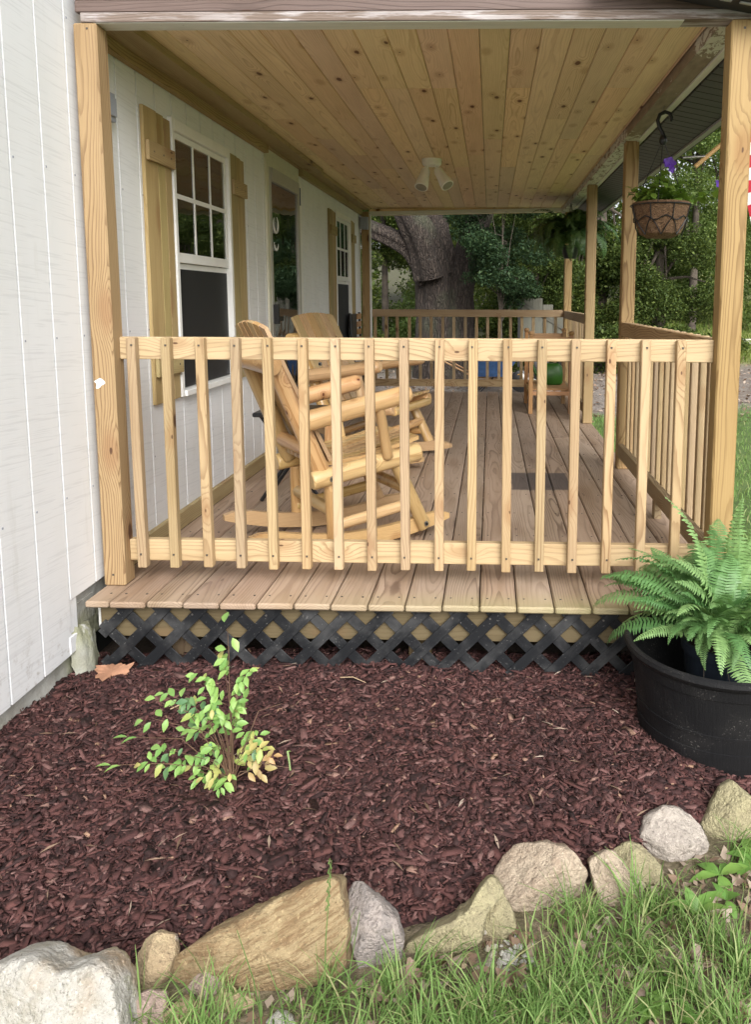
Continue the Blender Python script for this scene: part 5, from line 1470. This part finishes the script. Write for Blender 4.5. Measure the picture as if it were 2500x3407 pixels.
for i in range(70):
    x = 1.60 + rng.normal(0, 0.045); y = -1.2 + rng.normal(0, 0.03); s = rng.uniform(0.004, 0.013); z = gz(x, y) + 0.003
    b = len(Vc)
    for k in range(6):
        Vc.append((x + s * rng.uniform(.6, 1) * math.cos(k * PI / 3), y + s * rng.uniform(.6, 1) * math.sin(k * PI / 3), z))
    Vc.append((x, y, z + s * rng.uniform(0.5, 1)))
    Fc += [(b + k, b + (k + 1) % 6, b + 6) for k in range(6)]
tag(obj('white_gravel', pyd('white_gravel', Vc, Fc, M['st_white'])), kind='stuff')

# ------------------------------------------------------------------ fallen leaves, weeds, grass
def lobed(name, seed, L, mat):
    rs = random.Random(seed)
    N = 40
    V = [(0, 0, 0.006)]
    for i in range(N):
        a = 2 * PI * i / N
        r = L * 0.5 * (0.62 + 0.28 * abs(math.sin(2.5 * a + seed)) ** 0.7 + 0.08 * math.sin(11 * a + seed)) * (1.15 if abs(math.cos(a)) > 0.7 else 0.85)
        x, y = r * math.cos(a), r * 0.75 * math.sin(a)
        V.append((x, y, rs.uniform(-0.004, 0.006) + 0.9 * (x * x - y * y) / L * rs.uniform(0.3, 0.9) + 0.012 * math.sin(3 * a + seed)))
    return pyd(name, V, [(0, i, i % N + 1) for i in range(1, N + 1)], mat, True)
dl = [lobed('fallen_leaf', k, 0.062, M['dead']) for k in range(5)]
rs = random.Random(77)
big = obj('fallen_leaf', lobed('fallen_leaf', 2, 0.135, plain('brown_oak_leaf', (0.33, 0.17, 0.1), 0.8, var=0.25, scale=25)), Matrix.Translation((0.085, -0.05, -0.262)) @ Euler((0.75, 0.15, 0.9)).to_matrix().to_4x4())
tag(big, 'large brown oak leaf leaning against the left end of the lattice', 'leaf')
LEAVES = []
spots = [(2.32, -1.0), (2.27, -1.06), (2.36, -1.1), (2.22, -1.12), (2.3, -1.17), (2.19, -1.2), (2.1, -1.15), (2.12, -1.06), (2.03, -1.2), (1.95, -1.22), (1.6, -1.28), (1.52, -1.33), (1.75, -1.19), (1.82, -1.13), (1.68, -1.35), (2.2, -0.95), (2.38, -0.93), (2.05, -1.0), (1.45, -1.24), (1.86, -1.3),
         (2.24, -1.25), (2.33, -1.24), (1.3, -1.33), (2.4, -1.02), (2.16, -1.3), (1.98, -1.12), (1.9, -1.4), (2.4, -1.17), (2.08, -1.33), (1.36, -1.29)]
for (x, y) in spots:
    s = rs.uniform(0.7, 1.25)
    o = obj('fallen_leaf', dl[rs.randrange(5)], Matrix.Translation((x, y, gz(x, y) + rs.uniform(0.012, 0.03))) @ Euler((rs.uniform(-0.5, 0.5), rs.uniform(-0.5, 0.5), rs.uniform(0, 6.28))).to_matrix().to_4x4() @ Matrix.Diagonal((s, s, s, 1)))
    LEAVES.append((x, y, o))
# name each leaf by the stone it lies nearest to
near = {}
short = {'R1': 'the big white boulder', 'R4': 'the tan slab', 'R6': 'the grey pointed stone', 'R7b': 'the low yellowish stone', 'R8': 'the round beige boulder', 'R9': 'the leaning lichen stone', 'R10': 'the whitish rounded stone', 'R11': 'the rightmost edging stone'}
for x, y, o in LEAVES:
    k = min(short, key=lambda q: math.hypot(ROCKS[q][0][0] - x, ROCKS[q][0][1] - y))
    near.setdefault(k, []).append((math.hypot(ROCKS[k][0][0] - x, ROCKS[k][0][1] - y), o))
for k, v in near.items():
    v.sort(key=lambda q: q[0])
    for i, (_, o) in enumerate(v):
        rank = ('closest to', 'second closest to', 'third closest to', 'fourth closest to', 'fifth closest to', 'sixth closest to', 'seventh closest to', 'eighth closest to', 'ninth closest to', 'tenth closest to', 'eleventh closest to', 'twelfth closest to', 'thirteenth closest to', 'fourteenth closest to', 'fifteenth closest to')[i]
        tag(o, 'dry brown leaf in the grass, %s %s' % (rank, short[k]), 'leaf', 'fallen leaves in the grass')
for (x, y, L_, a, lb) in ((0.98, -0.08, 0.11, -0.35, 'thin pale twig lying on the mulch in front of the lattice'), (0.42, -0.3, 0.09, 0.5, 'short pale twig on the mulch left of the shrub')):
    z = mulch_z(x, y) + 0.022
    tw_ = tube('twig', [(x, y, z), (x + 0.5 * L_ * math.cos(a), y + 0.5 * L_ * math.sin(a), z + 0.012), (x + L_ * math.cos(a), y + L_ * math.sin(a), z)], [0.0022, 0.002, 0.001], plain('pale_twig', (0.4, 0.29, 0.18), 0.8), None, 5)
    tag(tw_, lb, 'twig')
# litter bits too small to pick out
n = 3600
x = rng.uniform(0.2, 3.4, n); e = np.interp(x, [q[0] for q in EDGE], [q[1] for q in EDGE]); y = e - 0.1 - rng.uniform(0, 0.85, n)
Lq = rng.uniform(0.012, 0.05, n)
base = np.array([(-.5, 0, 0), (0, -.3, .06), (.5, 0, 0), (0, .3, .06)])
Vv = base[None] * Lq[:, None, None]
R = rotm(rng.uniform(0, 6.28, n), rng.normal(0, .35, n), rng.normal(0, .35, n))
Vv = np.einsum('nij,nkj->nki', R, Vv) + np.stack([x, y, np.array([gz(a, b) for a, b in zip(x, y)]) + 0.008], 1)[:, None]
tag(obj('leaf_litter', np_mesh('leaf_litter', Vv.reshape(-1, 3), np.arange(n * 4).reshape(-1, 4), M['deadlitter'])), kind='stuff')

def blades(x, y, h, w, lean_az, lean, mat, name):
    n = len(x)
    z = np.array([gz(a, b) for a, b in zip(x, y)])
    d = np.stack([np.cos(lean_az), np.sin(lean_az), np.zeros(n)], 1)
    s = np.stack([-np.sin(lean_az), np.cos(lean_az), np.zeros(n)], 1)
    tw = rng.uniform(-0.9, 0.9, n)
    s = s * np.cos(tw)[:, None] + d * np.sin(tw)[:, None]
    b = np.stack([x, y, z], 1)
    rows = []
    for t, ww in ((0, 0.7), (0.35, 1.0), (0.7, 0.75)):
        c = b + np.array([0, 0, 1.0]) * (h * (t - lean * 0.45 * t * t))[:, None] + d * (h * lean * t * t * 0.95)[:, None]
        rows += [c - s * (w * ww / 2)[:, None], c + s * (w * ww / 2)[:, None]]
    t = 1.0
    tip = b + np.array([0, 0, 1.0]) * (h * (t - lean * 0.45))[:, None] + d * (h * lean * 0.95)[:, None]
    rows += [tip - s * (w * .08)[:, None], tip + s * (w * .08)[:, None]]
    Vv = np.stack(rows, 1)
    fb = np.array([(0, 1, 3, 2), (2, 3, 5, 4), (4, 5, 7, 6)])
    F = (np.arange(n)[:, None, None] * 8 + fb[None]).reshape(-1, 4)
    return tag(obj(name, np_mesh(name, Vv.reshape(-1, 3), F, mat)), kind='stuff')
# near grass in tufts
nt = 800
tx = rng.uniform(0.3, 3.3, nt); te = np.interp(tx, [q[0] for q in EDGE], [q[1] for q in EDGE]); ty = te - 0.13 - rng.uniform(0, 0.8, nt) ** 1.0
dens = np.array([0.5 + 0.9 * noise.noise(Vector((a * 3.1, b * 3.1, 8))) for a, b in zip(tx, ty)])
dens = dens - np.clip((tx - 1.98) * 2.6, 0, 0.72) * (ty > -1.5) - 0.5 * np.exp(-((tx - 1.62) / 0.07) ** 2 - ((ty + 1.2) / 0.06) ** 2)
dens = dens + 0.5 * np.exp(-((tx - 1.72) / 0.18) ** 2 - ((ty + 1.38) / 0.12) ** 2)
cnt = np.clip((dens * 42).astype(int), 0, 60)
bx = np.repeat(tx, cnt) + rng.normal(0, 0.022, cnt.sum()); by = np.repeat(ty, cnt) + rng.normal(0, 0.022, cnt.sum())
m = len(bx)
tl_ = np.repeat(rng.uniform(0.045, 0.14, nt), cnt)
blades(bx, by, tl_ * rng.uniform(0.6, 1.35, m), rng.uniform(0.0022, 0.0048, m), np.repeat(rng.uniform(0, 6.28, nt), cnt) + rng.normal(0, 1.1, m), rng.uniform(0.25, 1.0, m), M['grass'], 'grass')
n = 5200
x = rng.uniform(0.2, 3.4, n); e = np.interp(x, [q[0] for q in EDGE], [q[1] for q in EDGE]); y = e - 0.12 - rng.uniform(0, 0.8, n)
blades(x, y, rng.uniform(0.015, 0.05, n), rng.uniform(0.0015, 0.003, n), rng.uniform(0, 6.28, n), rng.uniform(0.2, 0.9, n), M['grass'], 'short_grass')
# tall seed stalks in front of the slab
for (x, y, h, lx) in ((1.19, -1.36, 0.36, 0.02), (1.24, -1.37, 0.25, 0.03), (1.06, -1.38, 0.21, -0.05), (1.12, -1.4, 0.15, -0.04)):
    g0 = gz(x, y)
    sk = tube('grass_stalk', [(x, y, g0), (x + lx * 0.3, y, g0 + h * 0.5), (x + lx, y + 0.01, g0 + h)], [0.0018, 0.0013, 0.0008], M['gstem'], None, 5)
    tag(sk, 'thin grass stalk before the tan slab, %s' % {0.36: 'tallest, with a seed head', 0.25: 'just right of the tallest', 0.21: 'leaning left by the small round stone', 0.15: 'the shortest'}[h], 'grass stalk')
    if h > 0.3:
        for k in range(11):
            zz = g0 + h * (0.7 + 0.03 * k)
            tube('seed', [(x + lx * (0.55 + 0.04 * k) + (0.003 if k % 2 else -0.003), y, zz), (x + lx * (0.55 + 0.04 * k), y, zz + 0.012)], [0.0022, 0.0008], M['gstem'], sk, 5)
# broad-leaved weeds
wl_ = [leaf_mesh('leaf', 0.07, 0.036, M['weed'], 0.25, 0.25 + 0.15 * i) for i in range(3)]
for i, (x, y, n, s, lb) in enumerate(((2.16, -0.93, 5, 1.1, 'broad-leaved weed close to the whitish rounded stone'), (2.06, -1.07, 6, 1.15, 'tall broad-leaved weed with upright leaves, in the middle of the right grass'), (1.97, -1.27, 9, 0.6, 'low rosette weed with round leaves near the bottom edge'), (2.27, -0.87, 7, 1.2, 'weed with long leaves by the rightmost stone'), (1.9, -1.33, 6, 0.75, 'weed with one yellow-green leaf at the bottom'), (2.15, -1.02, 5, 0.8, 'narrow-leaved weed beside the tall one'), (1.985, -1.36, 5, 0.7, 'weed lowest in the right grass'))):
    wd = empty('weed', (x, y, gz(x, y)), lb, 'weed')
    for j in range(n):
        a = 2 * PI * j * 0.382 + i
        el = -rs.uniform(0.25, 1.1) if i in (1, 5) else -rs.uniform(0.1, 0.6)
        link(bpy.data.objects.new('leaf', wl_[rs.randrange(3)]), Matrix.Translation((x, y, gz(x, y) + 0.012)) @ Matrix.Rotation(a, 4, 'Z') @ Matrix.Rotation(el, 4, 'Y') @ Matrix.Diagonal((s * rs.uniform(.75, 1.15), s * rs.uniform(.7, 1.1), s, 1)), wd)
# clover tuft by the whitish stone
# leaf bits on the gravel drive
n = 9000
x = rng.uniform(-6, 12, n); y = rng.uniform(7.2, 20, n)
Lq = rng.uniform(0.04, 0.11, n)
Vv = np.array([(-.5, 0, 0), (0, -.3, .06), (.5, 0, 0), (0, .3, .06)])[None] * Lq[:, None, None]
Vv = np.einsum('nij,nkj->nki', rotm(rng.uniform(0, 6.28, n), rng.normal(0, .35, n), rng.normal(0, .35, n)), Vv) + np.stack([x, y, np.array([gz(a, b) for a, b in zip(x, y)]) + 0.02], 1)[:, None]
tag(obj('gravel_litter', np_mesh('gravel_litter', Vv.reshape(-1, 3), np.arange(n * 4).reshape(-1, 4), M['deadlitter'])), kind='stuff')
# far lawn and meadow
n = 34000
x = 2.6 + rng.uniform(0, 1, n) ** 1.5 * 8; y = rng.uniform(-0.6, 10.5, n)
k = (y - 0.28 * x + 0.6 * np.sin(x * 2)) < 6.9
x, y = x[k], y[k]; n = len(x)
blades(x, y, rng.uniform(0.03, 0.09, n), rng.uniform(0.004, 0.009, n), rng.uniform(0, 6.28, n), rng.uniform(0.2, 0.9, n), M['grass'], 'lawn_grass')
n = 26000
x = rng.uniform(4, 26, n); y = rng.uniform(15, 42, n)
k = (y - 0.28 * x) > 14.5
x, y = x[k], y[k]; n = len(x)
blades(x, y, rng.uniform(0.15, 0.5, n), rng.uniform(0.02, 0.05, n), rng.uniform(0, 6.28, n), rng.uniform(0.2, 0.8, n), M['meadow'], 'meadow_grass')

# ------------------------------------------------------------------ trees
def leaf_cloud(cs, n, size, seed, flat=0.5):
    """cs: (x, y, z, rx, ry, rz) clumps. Leaf-sized blades spread through their volume, thicker near the skin."""
    r = np.random.default_rng(seed)
    cs = np.array(cs, float)
    vol = cs[:, 3] * cs[:, 4] * cs[:, 5]
    idx = r.choice(len(cs), n, p=vol / vol.sum())
    d = r.normal(size=(n, 3)); d /= np.linalg.norm(d, axis=1)[:, None]
    rad = r.uniform(0.12, 1, n) ** 0.45
    p = cs[idx, :3] + d * rad[:, None] * cs[idx, 3:]
    L = size * r.uniform(0.6, 1.3, n)
    base = np.array([(-.5, 0, 0), (0.05, -.27, .05), (.5, 0, -.06), (0.05, .27, .05)])
    Vv = base[None] * L[:, None, None]
    R = rotm(r.uniform(0, 6.28, n), r.normal(-0.35, .5, n), r.normal(0, flat, n))
    Vv = np.einsum('nij,nkj->nki', R, Vv) + p[:, None]
    return Vv.reshape(-1, 3), np.arange(n * 4).reshape(-1, 4)
def clumps(c, R, n, s, seed):
    r = random.Random(seed)
    out = []
    while len(out) < n:
        v = Vector((r.uniform(-1, 1), r.uniform(-1, 1), r.uniform(-1, 1)))
        if v.length > 1: continue
        q = r.uniform(0.6, 1.3) * s
        out.append((c[0] + v.x * R[0], c[1] + v.y * R[1], c[2] + v.z * R[2], q, q, q * 0.65))
    return out
def tree(name, label, base, h, r0, crown_c, crown_R, ncl, cs, nleaf, size, mat, seed, lean=(0, 0), cat='tree', group=None, limbs=6):
    x, y = base
    g0 = gz(x, y) - 0.05
    rt = empty(name, (x, y, g0), label, cat, group)
    rs = random.Random(seed)
    top = Vector((x + lean[0], y + lean[1], g0 + h))
    b0 = Vector((x, y, g0))
    pts = [b0.lerp(top, t) + Vector((rs.uniform(-1, 1), rs.uniform(-1, 1), 0)) * 0.04 * h * t * (1 - t) for t in (0, 0.03, 0.1, 0.3, 0.5, 0.7, 0.85, 1)]
    tube('trunk', pts, [r0 * 1.5, r0 * 1.2, r0, r0 * .86, r0 * .7, r0 * .5, r0 * .3, r0 * .1], M['twig'], rt, 10)
    cl_ = clumps(crown_c, crown_R, ncl, cs, seed)
    for k in range(limbs):
        q = cl_[k]
        s = b0.lerp(top, rs.uniform(0.3, 0.8))
        e = Vector(q[:3])
        tube('branch', [s, s.lerp(e, 0.5) + Vector((0, 0, 0.1 * (e - s).length)), e], [r0 * 0.32, r0 * 0.2, r0 * 0.05], M['twig'], rt, 6)
    Vv, F = leaf_cloud(cl_, nleaf, size, seed)
    obj('crown', np_mesh('crown', Vv, F, mat), None, rt)
    return rt
# the old oak: fluted trunk, heavy limbs, dark hollow in the fork
ok = empty('oak_tree', (0.55, 13.0, gz(0.55, 13) - 0.1), 'massive old oak trunk with heavy forked limbs beyond the far railing', 'tree')
def gnarly(name, pts, rad, seed, seg=40, sub=8, parent=ok):
    P = [Vector(p) for p in pts]
    C, Rr = [], []
    for i in range(len(P) - 1):
        for k in range(sub):
            t = k / sub
            p0, p1, p2, p3 = P[max(i - 1, 0)], P[i], P[i + 1], P[min(i + 2, len(P) - 1)]
            C.append(0.5 * ((2 * p1) + (p2 - p0) * t + (2 * p0 - 5 * p1 + 4 * p2 - p3) * t * t + (3 * p1 - p0 - 3 * p2 + p3) * t ** 3)); Rr.append(rad[i] + (rad[i + 1] - rad[i]) * t)
    C.append(P[-1]); Rr.append(rad[-1])
    V, F = [], []
    a = None
    for i, c in enumerate(C):
        d = (C[min(i + 1, len(C) - 1)] - C[max(i - 1, 0)]).normalized()
        a = (d.cross(Vector((0, 1, 0))) if a is None else a - d * a.dot(d)).normalized()
        b = d.cross(a)
        for k in range(seg):
            th = 2 * PI * k / seg
            u = a * math.cos(th) + b * math.sin(th)
            q = c + u * Rr[i]
            m = 1 + 0.10 * math.sin(4 * th + seed + 0.3 * c.z) + 0.07 * math.sin(7 * th + 2 * seed - 0.5 * c.z) + 0.07 * noise.noise(q * 2.2) + 0.045 * noise.noise(Vector((q.x * 9, q.y * 9, q.z * 2)))
            V.append(c + u * Rr[i] * m)
    for i in range(len(C) - 1):
        for k in range(seg):
            F.append((i * seg + k, i * seg + (k + 1) % seg, (i + 1) * seg + (k + 1) % seg, (i + 1) * seg + k))
    return obj(name, pyd(name, V, F, M['bark'], True), None, parent)
g0 = gz(0.55, 13) - 0.1
gnarly('trunk', [(0.57, 13, g0), (0.55, 13, g0 + 0.5), (0.53, 13, 0.8), (0.5, 13, 1.7), (0.4, 13, 2.3), (0.32, 13.1, 2.9), (-0.1, 13.4, 6.0)], [0.6, 0.49, 0.43, 0.41, 0.33, 0.29, 0.2], 1)
gnarly('limb', [(0.86, 13.1, g0), (0.87, 13.1, 0.6), (0.9, 13.05, 1.3), (1.05, 13.0, 2.0), (1.3, 13.0, 2.7), (1.7, 13, 3.8), (2.2, 13.2, 6.0)], [0.38, 0.31, 0.29, 0.27, 0.24, 0.2, 0.16], 3)
gnarly('limb', [(0.35, 12.9, 1.6), (-0.1, 12.8, 2.15), (-0.7, 12.7, 2.45), (-1.5, 12.5, 2.75), (-2.6, 12.3, 3.2)], [0.3, 0.2, 0.17, 0.15, 0.09], 5)
gnarly('limb', [(0.4, 12.75, 1.6), (0.2, 12.6, 2.3), (-0.15, 12.5, 3.0), (-0.5, 12.4, 4.2)], [0.34, 0.3, 0.25, 0.2], 7)
V_, F_ = leaf_cloud(clumps((0.2, 14.5, 8.3), (4.5, 3.0, 2.0), 40, 0.9, 4), 8000, 0.16, 4)
obj('crown', np_mesh('crown', V_, F_, M['leaf_dark']), None, ok)
# trees one can tell apart, near to far
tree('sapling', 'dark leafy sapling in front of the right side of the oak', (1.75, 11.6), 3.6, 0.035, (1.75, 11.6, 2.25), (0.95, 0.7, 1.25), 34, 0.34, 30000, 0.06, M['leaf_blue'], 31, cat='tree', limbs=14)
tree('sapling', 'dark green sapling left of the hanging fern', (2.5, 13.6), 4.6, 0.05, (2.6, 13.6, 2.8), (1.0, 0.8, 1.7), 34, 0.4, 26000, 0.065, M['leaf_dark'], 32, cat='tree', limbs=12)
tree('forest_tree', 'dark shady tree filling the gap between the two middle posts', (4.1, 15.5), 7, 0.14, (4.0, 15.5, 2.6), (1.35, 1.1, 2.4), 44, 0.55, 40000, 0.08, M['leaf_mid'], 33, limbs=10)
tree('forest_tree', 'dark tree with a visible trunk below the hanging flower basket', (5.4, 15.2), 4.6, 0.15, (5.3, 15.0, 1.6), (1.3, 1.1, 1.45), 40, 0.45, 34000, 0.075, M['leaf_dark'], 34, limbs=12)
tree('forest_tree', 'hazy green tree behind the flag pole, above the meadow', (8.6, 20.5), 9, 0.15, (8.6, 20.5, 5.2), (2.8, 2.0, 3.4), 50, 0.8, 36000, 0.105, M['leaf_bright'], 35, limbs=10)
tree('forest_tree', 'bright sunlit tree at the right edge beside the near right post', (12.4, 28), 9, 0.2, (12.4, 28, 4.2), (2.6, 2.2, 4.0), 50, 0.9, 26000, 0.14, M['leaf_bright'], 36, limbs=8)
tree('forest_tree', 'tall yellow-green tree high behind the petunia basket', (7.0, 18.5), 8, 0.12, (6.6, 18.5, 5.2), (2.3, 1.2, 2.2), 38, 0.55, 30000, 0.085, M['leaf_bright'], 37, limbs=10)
tree('forest_tree', 'slim tree left of the oak nearest the far left post', (-1.15, 17), 8, 0.09, (-1.2, 17, 3.6), (1.3, 1.1, 2.0), 34, 0.45, 20000, 0.085, M['leaf_mid'], 38, limbs=8)
tree('forest_tree', 'thicker dark trunk standing between the far left post and the oak', (-0.35, 18.5), 9, 0.17, (-0.4, 18.5, 4.2), (1.2, 1.0, 1.6), 26, 0.45, 14000, 0.085, M['leaf_mid'], 39, limbs=8)
tree('forest_tree', 'thin leaning trunk close to the left side of the oak', (-0.1, 16.2), 8, 0.06, (-0.2, 16.2, 3.9), (1.0, 0.8, 1.2), 20, 0.4, 12000, 0.08, M['leaf_bright'], 40, lean=(0.4, 0), limbs=6)
tree('forest_tree', 'slender trunk seen just right of the oak', (1.9, 17.5), 9, 0.08, (2.0, 17.5, 3.2), (1.3, 1.0, 2.4), 30, 0.5, 18000, 0.085, M['leaf_mid'], 41, limbs=8)
tree('forest_tree', 'dark tree behind the plank trailer', (3.0, 17.0), 9, 0.15, (3.1, 17, 3.0), (1.5, 1.1, 2.7), 34, 0.55, 24000, 0.09, M['leaf_dark'], 42, limbs=8)
tree('forest_tree', 'round bushy tree far across the meadow', (10.6, 33), 6, 0.15, (10.6, 33, 2.9), (2.4, 2, 2.2), 36, 0.9, 16000, 0.15, M['leaf_bright'], 43, limbs=6)
# undergrowth along the wood's edge
def bush(label, x, y, R, nleaf, size, mat, seed):
    rt = empty('bush', (x, y, gz(x, y)), label, 'bush')
    rs = random.Random(seed)
    cl_ = clumps((x, y, gz(x, y) + R[2] * 0.8), R, 16, 0.4 * R[0], seed)
    for k in range(6): tube('stem', [(x + rs.uniform(-.1, .1), y, gz(x, y)), Vector(cl_[k][:3])], [0.012, 0.004], M['twig'], rt, 5)
    Vv, F = leaf_cloud(cl_, nleaf, size, seed)
    obj('foliage', np_mesh('foliage', Vv, F, mat), None, rt)
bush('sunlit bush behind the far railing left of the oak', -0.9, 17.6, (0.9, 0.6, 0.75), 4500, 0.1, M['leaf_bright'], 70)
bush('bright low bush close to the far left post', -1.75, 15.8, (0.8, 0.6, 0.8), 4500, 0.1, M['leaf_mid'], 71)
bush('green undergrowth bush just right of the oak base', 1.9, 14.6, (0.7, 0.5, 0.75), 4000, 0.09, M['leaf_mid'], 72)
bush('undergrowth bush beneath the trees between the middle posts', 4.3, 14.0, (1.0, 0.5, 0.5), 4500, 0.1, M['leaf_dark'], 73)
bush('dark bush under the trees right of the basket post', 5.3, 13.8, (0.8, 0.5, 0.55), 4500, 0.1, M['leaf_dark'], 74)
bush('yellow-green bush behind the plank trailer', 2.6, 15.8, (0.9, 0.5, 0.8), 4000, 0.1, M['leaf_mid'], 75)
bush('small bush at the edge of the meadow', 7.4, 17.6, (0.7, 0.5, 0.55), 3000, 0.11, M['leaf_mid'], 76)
bush('tall leafy thicket far behind, left of the oak', -2.0, 21, (2.2, 0.9, 1.3), 16000, 0.1, M['leaf_mid'], 77)
bush('leafy thicket behind the thicker dark trunk', 0.2, 20.5, (1.4, 0.8, 1.2), 11000, 0.1, M['leaf_bright'], 78)
bush('leafy thicket behind the right side of the oak', 2.6, 19.5, (1.6, 0.8, 1.2), 12000, 0.1, M['leaf_mid'], 79)
# pale scrap pile in the meadow
sp = empty('scrap_pile', (9.4, 23.0, gz(9.4, 23)), 'pale pile of scrap boards lying in the sunny meadow', 'scrap pile')
g0 = gz(9.4, 23)
for i in range(9):
    a = Vector((8.7 + rs.uniform(0, 0.9), 23 + rs.uniform(-0.3, 0.3), g0 + 0.04 + 0.03 * i)); b = a + Vector((rs.uniform(0.5, 1.1), rs.uniform(-0.4, 0.4), rs.uniform(-0.02, 0.1)))
    board('plank', a, b, 0.16, 0.03, M['oldwhite'], sp)
# the wood behind: one far mass
cs = []
rs = random.Random(90)
for i in range(150):
    x = rs.uniform(-26, 40); y = rs.uniform(34, 46) + max(0, x - 8) * 0.5
    z = rs.uniform(0, 1) ** 1.2 * (11 if x < 7 else 8.5) + gz(x, y) + 0.5
    q = rs.uniform(1.2, 2.6)
    cs.append((x, y, z, q, q, q * 0.75))
V_, F_ = leaf_cloud(cs, 90000, 0.34, 91)
tag(obj('far_woods', np_mesh('far_woods', V_, F_, M['leaf_mid'])), kind='stuff')
cs = []
for i in range(60):
    x = rs.uniform(-14, 6.5); y = rs.uniform(21, 28); q = rs.uniform(0.8, 1.7)
    cs.append((x, y, gz(x, y) + rs.uniform(0, 1) ** 1.0 * 8.5 + 0.3, q, q, q * 0.7))
V_, F_ = leaf_cloud(cs, 60000, 0.16, 92)
tag(obj('woods', np_mesh('woods', V_, F_, M['leaf_mid'])), kind='stuff')
